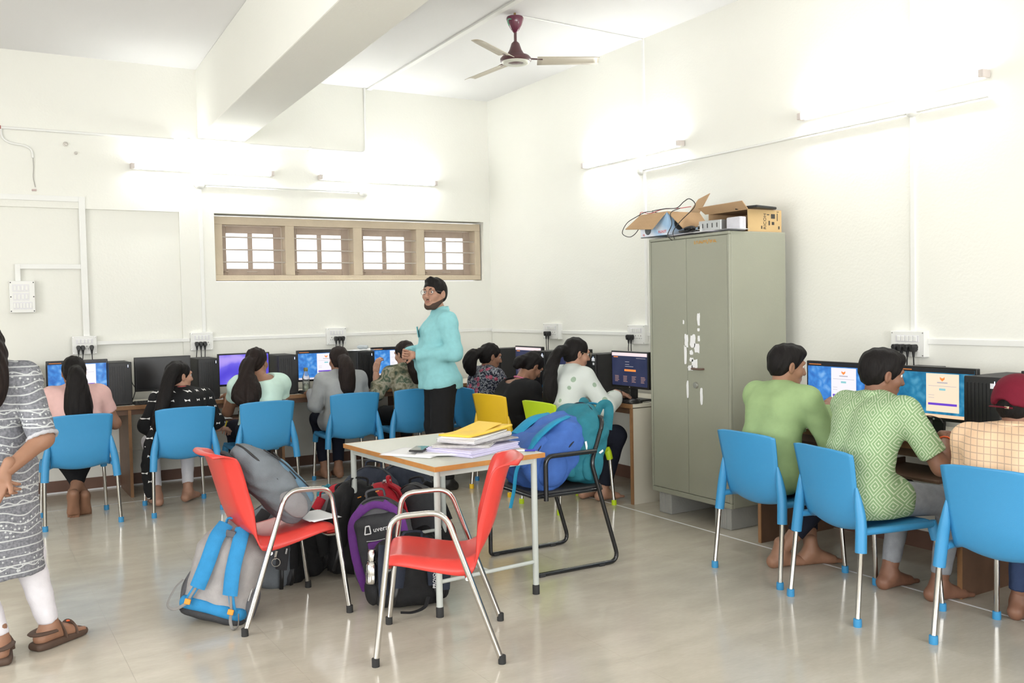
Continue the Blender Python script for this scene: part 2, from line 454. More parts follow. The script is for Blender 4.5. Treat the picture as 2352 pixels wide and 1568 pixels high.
# ---- window: concrete frame with four openings, wooden sashes, bars
def window():
    w_ = thing('window_1', 'row of four brown sash windows with bars high in the wall', None); w_['kind'] = 'structure'
    ops = [(2.133, 2.722), (2.808, 3.405), (3.497, 4.09), (4.18, 4.775)]
    zt, zb = 2.302, 1.835
    fr = MB(); y0, y1 = 8.705, 8.87
    xs = [2.062]+[v for o in ops for v in o]+[4.838]
    for i in range(0, len(xs), 2): fr.bb(xs[i], xs[i+1], y0, y1, zb, zt)
    fr.bb(2.062, 4.838, y0, y1, zt, 2.375); fr.bb(2.062, 4.838, y0, y1, 1.785, zb)
    fr.build('window_frame', m_tan, w_, bevel=.004)
    for (a, b) in ops:
        s_ = MB(); ys = 8.83; t = .025
        L_, R_ = a+.010, b-.008
        s_.bb(L_, L_+.05, ys-t/2, ys+t/2, zb+.004, zt-.004); s_.bb(R_-.075, R_, ys-t/2, ys+t/2, zb+.004, zt-.004)
        s_.bb(L_+.05, R_-.075, ys-t/2, ys+t/2, zt-.07, zt-.004); s_.bb(L_+.05, R_-.075, ys-t/2, ys+t/2, zb+.004, zb+.065)
        mx = (L_+.05+R_-.075)/2
        s_.bb(mx-.022, mx+.022, ys-t/2, ys+t/2, zb+.065, zt-.07)
        sash = s_.build('sash', m_sash, w_, bevel=.004)
        for (p, q) in ((L_+.04, mx-.012), (mx+.012, R_-.065)):
            MB().bb(p, q, ys-.003, ys+.003, zb+.05, zt-.055).build('pane', m_pane, sash)
        cx = (L_+R_)/2
        MB().tube(rounded([(cx-.045, ys-t/2, zb+.035), (cx-.04, ys-t/2-.02, zb+.035), (cx+.04, ys-t/2-.02, zb+.035), (cx+.045, ys-t/2, zb+.035)], .008, 3), .005, 6).build('window_handle', m_bar, sash, smooth=40)
        MB().tube(rounded([(L_+.005, ys-t/2-.004, zb+.03), (L_+.03, ys-t/2-.03, zb+.04), (L_+.06, ys-t/2-.02, zb+.03)], .01, 3), .006, 6).build('stay_hook', m_sash, sash, smooth=40)
        for z in (2.187, 2.072, 1.957):
            MB().tube([(a-.02, 8.73, z), (b+.02, 8.73, z)], .007, 8).build('bar', m_bar, w_, smooth=40)
window()

# made-up window frames on the unseen walls, placed round the added fill lights
for i, (p_, r_) in enumerate(ADDED_WINDOWS):
    mb = MB()
    for a in (-1.03, -.34, .34, 1.03): mb.bb(a-.03, a+.03, -.73, .73, -.02, .05)
    for b in (-.73, .73): mb.bb(-1.06, 1.06, b-.03, b+.03, -.02, .05)
    wf = S(mb.build('window_%d' % (i+2), m_sash)); wf.location = p_; wf.rotation_euler = r_

# ---- trunking, conduits and cables fixed to walls and ceiling
tn = [4]
def trim(mb, mat=None, bevel=.002, smooth=None):
    tn[0] += 1; return S(mb.build('trim_%d' % tn[0], mat or m_white, bevel=bevel, smooth=smooth))
def ta(x0, x1, z0, z1, d=.013, y=YA): trim(MB().bb(x0, x1, y-d, y+.004, z0, z1))
def tb(y0, y1, z0, z1, d=.013): trim(MB().bb(XB-d, XB+.004, y0, y1, z0, z1))
ta(1.03, 1.80, 1.238, 1.268, d=.022); ta(2.0, 3.07, 1.238, 1.268); ta(3.27, XB, 1.238, 1.268)
ta(.93, .98, 1.31, 2.495, d=.016); ta(XL, .93, 2.45, 2.495, d=.016); ta(.475, .93, 1.885, 1.925, d=.014); ta(.435, .475, 1.78, 1.925, d=.014)
ta(1.915, 1.945, 1.32, 2.62)
tb(7.58, YA-.015, 1.228, 1.258); tb(6.257, 7.30, 1.228, 1.258); tb(5.2, 6.03, 1.228, 1.258); tb(-2.5, 3.44, 1.225, 1.258)
tb(3.525, 3.555, 1.3, ZC); tb(6.03, 6.055, 1.32, ZC)
def pipe(pts, r=.011, mat=None, n=8): trim(MB().tube(pts, r, n), mat, 0, 50)
pipe([(XL, YA-.012, 3.03), (1.72, YA-.012, 3.03)]); pipe(rounded([(1.9, YA-.012, 3.035), (3.535, YA-.012, 3.035), (3.535, YA-.012, ZC)], .06))
pipe([(1.95, YA-.014, 2.648), (3.48, YA-.014, 2.648)], .009)
pipe([(XB-.014, 6.08, 2.60), (XB-.014, 3.06, 2.60)], .009)
trim(MB().box((3.51, 5.9, ZC-.008), (.05, 5.6, .016), rotm(0, 0, -1.6)))
pipe([(3.70, 5.98, ZC-.006), (XB, 6.05, ZC-.008)], .006)
pipe(bez([(.375, YA-.012, 3.02), (.385, YA-.012, 2.95), (.44, YA-.012, 2.91), (.54, YA-.012, 2.895), (.59, YA-.012, 2.86), (.60, YA-.012, 2.80)], 20), .009)
pipe(bez([(.60, YA-.012, 2.80), (.603, YA-.01, 2.72), (.597, YA-.008, 2.64), (.61, YA-.006, 2.56)], 12), .003, M('cable_grey', (.45, .43, .4), .6))
for x in (2.25, 3.37): trim(MB().lathe([(.0, .028), (.02, .024), (.026, .01), (.026, 0)], 12, (x-.4, YA, 3.03), rotm(90)), None, 0, 40)
for (x, z, s_) in ((.848, 2.93, .02), (.925, 2.86, .014)):
    trim(MB().lathe([(.0, .03), (.6*s_, .028), (.6*s_, .012), (s_, .01), (s_, 0)], 10, (x, YA, z), rotm(90)), M('hook_metal', (.55, .52, .48), .5, metal=.6), 0, 40)
trim(MB().box((.60, YA-.008, 2.535), (.035, .02, .014)), M('faded_pink_pvc', (.55, .42, .40), .6))
pipe([(.375, YA-.012, 3.03), (.3, YA-.012, 3.03)], .016, M('red_pvc', (.35, .06, .05), .5))

# ---- tube lights on the walls (real emitting tubes)
m_tube = M('lit_tube', (.9, .9, .9), .4, emit=((.98, 1, .985), TUBE))
m_cap = M('lamp_holder', (.62, .56, .53), .5)
def tube_light(label, p, rotz, L=1.24):
    t = thing('tube_light', label, 'tube light', p, rotz, 'tube lights on the walls')
    MB().bb(-L/2+.01, L/2-.01, -.032, 0, -.02, .024).build('batten', m_white, t, bevel=.004)
    MB().tube([(-L/2+.03, -.052, .005), (L/2-.03, -.052, .005)], .0135, 12).build('tube', m_tube, t, smooth=40)
    for s_ in (-1, 1):
        MB().bb(min(s_*(L/2+.005), s_*(L/2-.028)), max(s_*(L/2+.005), s_*(L/2-.028)), -.075, -.008, -.018, .026).build('lamp_holder', m_cap, t, bevel=.004)
tube_light('lit tube light high on the wall left of the window, under the beam', (1.972, YA, 2.77), 0)
tube_light('lit tube light above the right half of the window', (3.66, YA, 2.763), 0)
tube_light('lit tube light on the right wall between corner and cabinet', (XB, 6.2, 2.735), -90, 1.3)
tube_light('lit tube light on the right wall above the people in green', (XB, 3.71, 2.716), -90, 1.3)
# round junction boxes that carry the lamp conduits
def junction(label, p, rotz):
    t = thing('junction_box', label, 'junction box', p, rotz, 'round junction boxes under the tube lights')
    MB().lathe([(.0, .045), (.03, .043), (.034, .03), (.05, .012), (.05, 0)], 16, (0, 0, 0), rotm(90)).build('dome', m_white, t, smooth=50)
    MB().box((0, -.006, 0), (.12, .012, .035)).build('bracket', m_white, t, bevel=.003)
junction('round white junction box at the left end of the conduit above the window', (1.93, YA, 2.655), 0)
junction('round white junction box at the right end of the conduit above the window', (3.50, YA, 2.65), 0)
junction('round white junction box on the right wall high behind the cabinet', (XB, 6.09, 2.61), -90)
junction('round white junction box on the right wall above the row of people in green', (XB, 3.54, 2.62), -90)

# ---- ceiling fan
def fan():
    t = thing('ceiling_fan', 'maroon ceiling fan with three cream blades on a short rod', 'ceiling fan', (3.645, 5.955, ZC))
    mm = M('fan_maroon', (.13, .02, .05), .25, coat=.5); md = M('fan_brown', (.10, .04, .045), .35, coat=.3)
    mb_ = M('fan_blade', (.50, .45, .36), .4); mr = M('fan_ring', (.6, .6, .52), .35)
    MB().lathe([(.008, 0), (.012, -.05)], 10).build('hook', M('brass', (.4, .27, .12), .4, metal=.8), t, smooth=40)
    MB().lathe([(.0, -.03), (.062, -.032), (.066, -.045), (.05, -.09), (.03, -.125), (.014, -.145), (.0, -.146)], 24).build('canopy', mm, t, smooth=50)
    MB().lathe([(.011, -.05), (.011, -.26)], 12).build('rod', md, t, smooth=50)
    MB().lathe([(.0, -.205), (.012, -.207), (.03, -.225), (.045, -.27), (.062, -.30), (.066, -.315), (.10, -.318), (.116, -.335), (.117, -.352), (.105, -.362), (0, -.362)], 32).build('motor', md, t, smooth=40)
    MB().lathe([(.0, -.357), (.06, -.357), (.062, -.372), (.082, -.376), (.103, -.368), (.108, -.358)], 32).build('ring', mr, t, smooth=50)
    MB().lathe([(0, -.372), (.03, -.37), (.058, -.36)], 20).build('bottom_cap', md, t, smooth=50)
    MB().tube(bez([(-.05, -.03, -.06), (-.085, -.045, -.07), (-.09, -.05, -.10), (-.08, -.05, -.115)], 10), .004, 6).build('wire', M('green_wire', (.1, .35, .22), .5), t, smooth=60)
    for k, ang in enumerate((-30, 95, 214)):
        a = R(ang); e = np.array((math.cos(a), math.sin(a), 0)); pz = np.array((-math.sin(a), math.cos(a), 0)); up = np.array((0, 0, 1.))
        tilt = -.22
        def fn(u, v):
            r_ = .16+.46*u
            wd = .062-.006*u if u < .97 else .05
            return e*r_+(pz+up*tilt)*((v-.5)*2*wd)+up*(-.345-.004*u-.010*(2*v-1)**2)
        bl = MB().grid(fn, 10, 6).build('blade', mb_, t, smooth=60, solid=.004)
        MB().tube([e*.10+up*-.338, e*.2+up*-.345], .018, 8, flat=.25).build('blade_arm', md, bl, smooth=50)
fan()

# ---- switch boards and plugs
m_sw = M('switch_grey', (.72, .71, .73), .4); m_hole = M('socket_hole', (.05, .05, .05), .6)
def switch_board(label, p, rotz, w, h, nsw, nsk):
    t = thing('switch_board', label, 'switch board', p, rotz, 'white switch boards above the counters')
    MB().bb(-w/2, w/2, -.045, .004, -h/2, h/2).build('box', m_white, t, bevel=.004)
    MB().bb(-w*.34, w*.34, -.0475, -.045, h*.08, h*.34).build('switch_plate', m_sw, t, bevel=.001)
    for i in range(nsw):
        x = -w*.30+w*.60*(i+.5)/nsw
        MB().bb(x-w*.045, x+w*.045, -.052, -.047, h*.11, h*.31).build('switch', m_white, t, bevel=.0015)
    for i in range(nsk):
        x = -w*.36+w*.72*(i+.5)/nsk
        sk = MB().bb(x-w*.075, x+w*.075, -.048, -.045, -h*.30, -h*.04).build('socket', m_white, t, bevel=.001)
        hl = MB()
        for dx, dz, r_ in ((0, .022, .0045), (-.010, 0, .0035), (.010, 0, .0035)):
            hl.lathe([(r_, .0005), (0, .0006)], 8, (x+dx, -.0478, -h*.2+dz), rotm(90))
        hl.build('pin_hole', m_hole, sk)
    for sx in (-1, 1):
        for sz in (-1, 1): MB().lathe([(.004, .0015), (0, .002)], 8, (sx*w*.45, -.045, sz*h*.43), rotm(90)).build('screw', m_chrome, t)
    return t
def plug(label, p, rotz, sx, drop, sway=0.):
    t = thing('power_plug', label, 'plug', p, rotz, 'black plugs in the switch boards')
    MB().prism([(-.0165, .004), (-.010, .020), (.010, .020), (.0165, .004), (.009, -.024), (-.009, -.024)], -.095, -.048, 'xzy').build('plug_body', m_black, t, bevel=.005)
    MB().tube([(0, -.072, -.022), (0, -.072, -.055)], [.010, .006], 8).build('strain_relief', m_black, t, smooth=50)
    MB().tube(bez([(0, -.072, -.05), (sway*.4, -.07, -drop*.4), (sway, -.05, -drop)], 10), .0042, 6).build('cord', m_black, t, smooth=60)
def board_with_plugs(where, p, rotz, w, h, nsw, nsk, slots):
    switch_board('white switch board %s' % where, p, rotz, w, h, nsw, nsk)
    c, s_ = math.cos(R(rotz)), math.sin(R(rotz))
    names = ['leftmost', 'second', 'third', 'fourth']
    for k, sl in enumerate(slots):
        x = -w*.36+w*.72*(sl+.5)/nsk; dz = -h*.13
        nm = names[k] if k < len(slots)-1 or len(slots) > 3 and k < 3 else 'rightmost'
        plug('%s black plug in the switch board %s' % (nm, where), (p[0]+c*x, p[1]+s_*x, p[2]+dz), rotz, x, .30, random.uniform(-.02, .02))
board_with_plugs('above the person in pink', (.933, YA, 1.24), 0, .19, .155, 4, 4, (0, 1, 3))
board_with_plugs('above the person in black with white bows', (1.90, YA, 1.237), 0, .195, .16, 4, 4, (0, 1, 2))
board_with_plugs('above the person in grey, beside the window end', (3.17, YA, 1.241), 0, .195, .163, 4, 4, (1, 2, 3))
board_with_plugs('on the right wall nearest the corner', (XB, 7.44, 1.25), -90, .27, .15, 5, 5, (1, 2))
board_with_plugs('on the right wall just left of the cabinet', (XB, 6.14, 1.24), -90, .23, .16, 5, 5, (0, 1))
board_with_plugs('on the right wall above the people in green', (XB, 3.555, 1.225), -90, .23, .155, 5, 4, (0, 1, 2, 3))
def big_board():
    t = thing('switch_board', 'large white switch board with three rows at the far left', 'switch board', (.48, YA, 1.655), 0)
    w, h = .185, .26
    MB().bb(-w/2, w/2, -.05, .035, -h/2, h/2).build('box', m_white, t, bevel=.004)
    for j, z in enumerate((.072, .0, -.072)):
        MB().bb(-.068 if j else -.07, .05 if j < 2 else .07, -.0525, -.05, z-.03, z+.03).build('switch_plate', m_sw, t, bevel=.001)
        for i in range(4 if j < 2 else 6):
            x = -.052+i*.028 if j < 2 else -.058+i*.0235
            MB().bb(x-.008, x+.008, -.056, -.052, z-.02, z+.02).build('switch', m_white, t, bevel=.0015)
    for sx in (-1, 1):
        for sz in (-1, 0, 1): MB().lathe([(.005, .0015), (0, .002)], 8, (sx*w*.45, -.05, sz*h*.45), rotm(90)).build('screw', m_hole, t)
big_board()
# ================================================================ COUNTERS
ZT = .75
def counter(label, loc, rotz, L, depth, panels, end=None, trays=()):
    """worktop along local x (0..L), front edge at local y=0, wall at +y"""
    t = thing('computer_counter', label, 'counter', loc, rotz, 'computer counters along the walls')
    MB().bb(0, L, .012, depth, ZT-.025, ZT).build('worktop', m_laminate, t)
    MB().bb(0, L, 0, .012, ZT-.032, ZT+.001).build('edge_strip', m_wood, t, bevel=.002)
    MB().bb(.02, L-.02, .02, .04, ZT-.075, ZT-.032).build('apron', m_darkwood, t)
    for x in panels:
        p_ = MB().bb(x-.011, x+.011, .015, depth-.02, 0, ZT-.033).build('support_panel', m_darkwood, t)
        MB().bb(x-.012, x+.012, .008, .015, 0, ZT-.033).build('edge_strip', m_wood, p_)
    if end is not None:
        p_ = MB().bb(end-.011, end+.011, .012, depth, 0, ZT-.033).build('end_panel', m_laminate, t)
        MB().bb(end-.013, end+.013, 0, .012, 0, ZT-.033).build('edge_strip', m_wood, p_)
    for (x0, x1, y0) in trays:
        MB().bb(x0, x1, y0, y0+.36, .575, .59).bb(x0-.012, x0, y0+.05, y0+.36, .575, .62).bb(x1, x1+.012, y0+.05, y0+.36, .575, .62).build('keyboard_tray', m_darkwood, t, bevel=.002)
    return t
counter('long wooden-edged computer counter under the window wall', (-1.6, 8.06, 0), 0, 6.5, .57, [.02, 1.53, 2.79, 4.05, 5.3, 6.45], trays=[(3.18, 3.72, -.13)])
counter('computer counter on the right wall between the corner and the cabinet', (4.285, 8.05, 0), -90, 2.6, .63, [.02, 1.35], end=2.588)
counter('computer counter on the right wall in front of the people in green', (4.225, 4.14, 0), -90, 5.2, .69, [.012, 1.35, 2.65, 3.95, 5.18], trays=[(.85, 1.3, -.08)])

# ================================================================ COMPUTERS
m_bezel = M('monitor_bezel', (.011, .011, .012), .3)
m_sticker = M('sticker_white', (.75, .76, .8), .6)
m_led = M('led_blue', (.3, .4, 1), .5, emit=((.35, .5, 1), 3))
SCR = .27
def screen_mat(kind):
    k = 'screen_'+kind
    if k in MATS: return MATS[k]
    if kind == 'off': return M(k, (.014, .014, .015), .25)
    m = M(k, (.0, .0, .0), .3, spec=.3, emit=((1, 1, 1), SCR*1.15)); n = NT(m)
    if kind in ('blue', 'teal'):
        a = n.noise(14, 5); v = n.voro(19, 'Distance', 'DISTANCE_TO_EDGE')
        f = n.m('ADD', n.m('MULTIPLY', a, .8), n.m('MULTIPLY', v, .5))
        c = n.ramp(f, [(.3, (.035, .15, .52)), (.5, (.06, .28, .75)), (.72, (.25, .52, .92))]) if kind == 'blue' else \
            n.ramp(f, [(.3, (.01, .13, .28)), (.5, (.025, .23, .42)), (.72, (.10, .38, .58))])
    elif kind == 'purple':
        d = n.m('SQRT', n.m('ADD', n.m('POWER', n.m('ADD', n.x, .12), 2), n.m('POWER', n.m('ADD', n.z, -.12), 2)))
        w_ = n.m('SINE', n.m('ADD', n.m('MULTIPLY', d, 26), n.m('MULTIPLY', n.noise(5), 4)))
        c = n.ramp(n.m('MULTIPLY_ADD', w_, .5, .5), [(0, (.10, .07, .72)), (.6, (.17, .13, .85)), (1, (.48, .36, .95))])
    else:
        c = n.ramp(n.noise(6), [(.3, (.022, .028, .075)), (.7, (.04, .045, .10))])
    n.nt.links.new(c, n.b.inputs['Emission Color'])
    return m
def em(name, col, s_=1.2): return M('screen_'+name, (0, 0, 0), .4, emit=(col, s_*SCR))
def monitor(label, loc, rotz, kind='blue', w=.455, warm=False):
    t = thing('monitor', label, 'monitor', loc, rotz, 'black computer monitors on the counters')
    h = .285; zb = .098; b = .012; xs, z0, z1 = w/2-b, zb+.018, zb+h-b
    hs = (z0+z1)/2
    MB().bb(-w/2, w/2, -.012, .018, zb, zb+h).bb(-w*.3, w*.3, .018, .04, zb+.05, zb+h-.06).build('case', m_bezel, t, bevel=.004)
    sc = MB().bb(-xs, xs, -.0132, -.0118, z0, z1).build('screen', screen_mat(kind), t)
    def rect(nm, x0, x1, za, zc, mat, lev=1):
        return MB().bb(x0, x1, -.0132-.0005*lev-.0003, -.0132-.0005*(lev-1)-.0001, za, zc).build(nm, mat, sc)
    W_ = 2*xs; H_ = z1-z0
    white = em('card_warm', (1, .80, .60)) if warm else em('card', (.93, .90, .97))
    orange = em('orange', (1, .30, .06)); purple = em('violet', (.16, .06, .62)); bar = em('top_bar', (.02, .02, .03), .5); grey = em('text', (.62, .60, .66), .9)
    if kind in ('blue', 'teal'):
        rect('browser_bar', -xs, xs, z1-H_*.07, z1, bar)
        rect('browser_tabs', -xs+.01, -xs+.10, z1-H_*.035, z1-H_*.022, orange, 2)
        rect('task_bar', -xs, xs, z0, z0+H_*.065, em('task_warm', (1, .66, .42)) if warm else em('task', (.75, .70, .78)))
        cx = xs*.22; cw = W_*.205; za, zc = z0+H_*.12, z1-H_*.09
        rect('login_card', cx-cw, cx+cw, za, zc, white)
        MB().prism([(cx-.013, zc-.016), (cx-.007, zc-.022), (cx, zc-.024), (cx+.007, zc-.022), (cx+.013, zc-.016), (cx+.014, zc-.028), (cx, zc-.040), (cx-.014, zc-.028)], -.0144, -.0139, 'xzy').build('logo_mark', orange, sc)
        rect('text_line', cx-.03, cx+.03, zc-.05, zc-.044, grey, 2); rect('text_line', cx-cw*.85, cx+cw*.85, zc-.066, zc-.064, grey, 2)
        rect('card_button', cx-.018, cx+.018, zc-.088, zc-.077, em('button', (.28, .62, .66)), 2)
        for q in (.43, .36): rect('text_line', cx-cw*.85, cx-cw*.5, za+(zc-za)*q, za+(zc-za)*q+.002, grey, 2)
        rect('login_button', cx-cw*.88, cx+cw*.88, za+(zc-za)*.17, za+(zc-za)*.23, purple, 2)
    elif kind == 'purple':
        MB().lathe([(0, .0016), (.028, .0012), (.028, .0002)], 24, (.0, -.0132, z0+H_*.62), rotm(90)).build('avatar', em('avatar', (.8, .78, 1)), sc)
        rect('text_line', -.045, .045, z0+H_*.40, z0+H_*.425, em('text_pale', (.75, .75, .95)))
    elif kind == 'dark':
        rect('browser_bar', -xs, xs, z1-H_*.10, z1, em('pale_bar', (.95, .78, .80)))
        rect('site_logo', -xs+.02, -xs+.075, z1-H_*.15, z1-H_*.125, orange)
        rect('menu_line', xs-.13, xs-.02, z1-H_*.16, z1-H_*.15, grey)
        for q in (.64, .72, .58): rect('text_line', -.05, .0 if q > .6 else .05, z0+H_*q, z0+H_*q+.003, grey)
        rect('sign_button', -.06, .08, z0+H_*.44, z0+H_*.50, orange)
        for cx in (-.15, -.045, .06, .17):
            for q in range(5): rect('text_line', cx-.03, cx+random.uniform(.0, .025), z0+H_*(.28-.04*q), z0+H_*(.28-.04*q)+.003, em('link', (.8, .45, .35), .8))
    MB().prism([(-.03, .02), (.03, .02), (.035, zb+.06), (-.035, zb+.06)], .02, .045, 'xzy').build('neck', m_black, t, bevel=.003)
    MB().box((0, .03, .008), (.22, .17, .016)).build('base', m_black, t, bevel=.006)
    MB().lathe([(.006, .001), (0, .0012)], 14, (.0, -.0122, zb+.009), rotm(90)).build('brand_mark', M('brand_silver', (.6, .6, .62), .3, metal=.7), t)
    return t
def tower(label, loc, rotz, w=.175, sticker=False):
    t = thing('computer_tower', label, 'computer tower', loc, rotz, 'black computer towers on the counters')
    h, d = .352, .37
    MB().bb(-w/2, w/2, .022, d, .006, h).build('case', m_black2, t, bevel=.003)
    MB().bb(-w/2, w/2, 0, .022, .004, h+.003).build('front_panel', m_black, t, bevel=.006)
    n = 7
    for i in range(n):
        x = -w*.42+w*.62*i/(n-1)
        MB().bb(x-.004, x+.004, -.004, .002, .03, h-.03).build('rib', m_black, t)
    MB().bb(w*.33, w*.345, -.0015, .001, h-.04, h-.02).build('power_light', m_led, t)
    if sticker:
        MB().bb(w*.22, w*.46, -.0014, .001, h-.055, h-.03).build('label_sticker', m_sticker, t)
        MB().bb(w*.30, w*.42, -.0014, .001, h-.085, h-.067).build('label_sticker', m_sticker, t)
        MB().bb(w*.28, w*.42, -.0014, .001, .04, .062).build('processor_sticker', M('sticker_blue', (.02, .16, .40), .4), t)
    for sx in (-1, 1):
        for y in (.04, d-.04): MB().lathe([(.01, 0), (.01, .007)], 8, (sx*w*.35, y, 0)).build('foot', m_rubber, t)
def keyboard(label, loc, rotz):
    t = thing('keyboard', label, 'keyboard', loc, rotz, 'black keyboards on the counters')
    MB().prism([(-.065, 0), (.065, 0), (.065, .022), (-.065, .012)], -.215, .215, 'yzx').build('board', m_black, t, bevel=.003)
    k = MB()
    for j in range(5):
        y = -.05+.022*j; z = .0135+.0016*(j+.5)
        for i in range(18): k.box((-.197+.0232*i, y, z+.003), (.019, .018, .006))
    o = k.build('keys', m_black2, t); o['kind'] = 'stuff'
def mouse(label, loc, rotz):
    F = Field(); F.ell((0, 0, .012), (.03, .055, .024), k=.0); F.keep((0, 0, 0), (0, 0, -1))
    t = thing('computer_mouse', label, 'mouse', loc, rotz, 'black computer mice')
    net_obj('shell', F, m_black, t, .004)
    MB().tube(bez([(0, .05, .01), (.02, .12, .005), (-.03, .2, .004), (.02, .3, .004)], 14), .002, 5).build('cord', m_black, t, smooth=60)

YM = 8.24
monitor('monitor with blue login page in front of the person in pink', (.832, YM, ZT), 0)
monitor('switched-off black monitor in front of the person in black with white bows', (1.49, YM, ZT), 1.5, 'off')
monitor('monitor with a purple lock screen beside the person in mint', (2.17, YM, ZT), 1, 'purple')
monitor('monitor with blue login page in front of the person in grey', (2.875, YM, ZT), -1)
monitor('monitor with blue login page left of the clasped hands of the person in aqua', (3.60, YM, ZT), -1)
tower('computer tower at the far left, half hidden by the person in the kurta', (.465, 8.13, ZT), 0)
tower('computer tower between the leftmost screen and the switched-off screen', (1.14, 8.13, ZT), 0)
tower('computer tower between the switched-off screen and the purple screen', (1.845, 8.13, ZT), 0)
tower('computer tower right of the head of the person in mint', (2.535, 8.13, ZT), 0)
tower('computer tower with papers on top behind the person in grey', (3.275, 8.13, ZT), 0)
monitor('partly hidden monitor with an orange button by the person in a floral top', (4.45, 7.135, ZT), -90, 'dark')
monitor('monitor mostly hidden behind the person in white dots', (4.45, 6.41, ZT), -90, 'dark')
monitor('monitor with dark web page and orange button beside the cabinet', (4.45, 5.665, ZT), -90, 'dark')
tower('computer tower nearest the corner, in front of the person in the floral top', (4.35, 7.61, ZT), -90, .18, True)
tower('computer tower facing the bowed head of the person in plain black', (4.35, 6.825, ZT), -90, .18, True)
tower('computer tower facing the person in the white dotted top', (4.35, 6.075, ZT), -90, .18, True)
monitor('monitor with blue login page left of the person in the patterned polo', (4.45, 3.70, ZT), -90)
monitor('large monitor with teal login page right of the person in the patterned polo', (4.45, 3.07, ZT), -90, 'teal', .485, True)
monitor('monitor at the right edge behind the maroon cap', (4.47, 2.385, ZT), -90, 'off')
tower('computer tower between the two monitors behind the head of the person in the polo', (4.53, 3.40, ZT), -90, .18)
tower('ribbed computer tower left of the maroon cap', (4.35, 2.745, ZT), -90, .195, True)
keyboard('keyboard under the left screen by the person in pink', (.85, 8.14-.01, ZT), 0)
keyboard('keyboard under the switched-off screen', (1.45, 8.135, ZT), 0)
keyboard('keyboard under the screen of the person in grey', (2.85, 8.135, ZT), 2)
keyboard('keyboard under the hands of the person in the white dotted top', (4.36, 5.70, ZT), -92)
keyboard('keyboard by the bowed head of the person in plain black', (4.36, 6.42, ZT), -90)
keyboard('keyboard under the teal screen', (4.345, 3.11, ZT), -86)
mouse('mouse right of the keyboard under the teal screen', (4.31, 2.86, ZT), -80)
mouse('mouse on the counter end beside the cabinet', (4.34, 5.49, ZT), -90)
mouse('mouse under the right hand of the person in pink', (1.13-.07, 8.10, ZT), 0)
# loose cables on the counters
m_cable = M('cable_black', (.02, .02, .02), .5)
def cable(label, pts, r=.004, mat=None, name='cable', cat='cable'):
    o = MB().tube(bez(pts, 8*len(pts)), r, 6).build(name, mat or m_cable, smooth=60)
    return tag(o, label, cat)
cable('black cable looping beside the far left computer tower', [(.60, 8.4, .99), (.585, 8.35, .93), (.60, 8.3, .87), (.63, 8.33, .83), (.62, 8.4, .757)])
cable('black cables hanging left of the switched-off screen', [(1.245, 8.42, 1.0), (1.26, 8.36, .92), (1.28, 8.33, .86), (1.26, 8.38, .757)])
cable('thin cable curling on the counter under the switched-off screen', [(1.25, 8.12, .756), (1.32, 8.2, .77), (1.40, 8.26, .757), (1.5, 8.12+.09, .756)])
cable('black cable hanging between the person in aqua and the person in floral', [(3.95, 8.55, 1.05), (4.0, 8.45, .95), (4.1, 8.35, .90), (4.2, 8.3, .80), (4.15, 8.25, .757)])
cable('tangle of black cable under the monitor beside the cabinet', [(4.5, 5.86, .757), (4.46, 5.80, .80), (4.5, 5.74, .83), (4.47, 5.69, .78), (4.5, 5.62, .757)])
cable('black cable draped across the bottom of the teal screen', [(4.40, 3.22, .757), (4.40, 3.18, .82), (4.41, 3.10, .87), (4.41, 3.02, .866), (4.40, 2.99, .845)], .003)
cable('black cable coiled behind the keyboard under the teal screen', [(4.46, 3.27, .757), (4.43, 3.24, .80), (4.45, 3.20, .80), (4.43, 3.17, .76), (4.52, 3.12, .757)])

def bottle():
    t = thing('water_bottle', 'clear water bottle with an olive cap on the counter', 'bottle', (2.69, 8.12, ZT), 0)
    MB().lathe([(0, .002), (.032, .002), (.034, .01), (.034, .10), (.031, .12), (.034, .14), (.018, .185), (.015, .20), (.015, .205), (0, .205)], 20).build('bottle_body', M('clear_plastic', (.85, .9, .9), .08, trans=.9), t, smooth=50)
    MB().lathe([(0, .004), (.0315, .004), (.0325, .012), (.0325, .09), (0, .09)], 20).build('water', M('water', (.55, .6, .5), .05, trans=.85), t, smooth=50)
    MB().lathe([(.017, .20), (.019, .203), (.019, .228), (.016, .232), (0, .232)], 18).build('cap', M('olive_cap', (.22, .19, .06), .5), t, smooth=40)
bottle()
def sheet(name, label, cat, loc, rotz, w, d, n=1, mat=None, group=None, curl=.004, tilt=None, th=.0006):
    me = MB()
    for i in range(n):
        a, dx, dy = random.uniform(-.06, .06), random.uniform(-.008, .008), random.uniform(-.008, .008)
        z = i*th*2.4
        def fn(u, v, a=a, dx=dx, dy=dy, z=z, s_=random.random()*6):
            x, y = (u-.5)*w+dx, (v-.5)*d+dy
            return (x*math.cos(a)-y*math.sin(a), x*math.sin(a)+y*math.cos(a), z+curl*(.5+.5*math.sin(4*u+s_)*math.cos(3*v+s_)))
        me.grid(fn, 8, 8)
    o = me.build(name, mat or m_paper, smooth=80, solid=th); tag(o, label, cat, group)
    o.location = loc; o.rotation_euler = tilt or (0, 0, R(rotz))
    return o
m_paperlilac = M('lilac_paper', (.66, .62, .82), .8, var=(30, .06))
m_news = M('newsprint', (.55, .53, .52), .85, var=(60, .35))
m_book = M('book_pages', (.74, .72, .74), .85, var=(40, .12))
m_yellow = M('yellow_envelope', (.85, .56, .06), .6, var=(6, .06), bump=(14, .2))
m_plasticbag = M('wrapped_cable_bag', (.42, .46, .48), .3, var=(18, .3))
sheet('paper_sheets', 'white papers lying on top of the computer tower behind the person in grey', 'papers', (3.32, 8.30, ZT+.358), 20, .32, .24, 3)
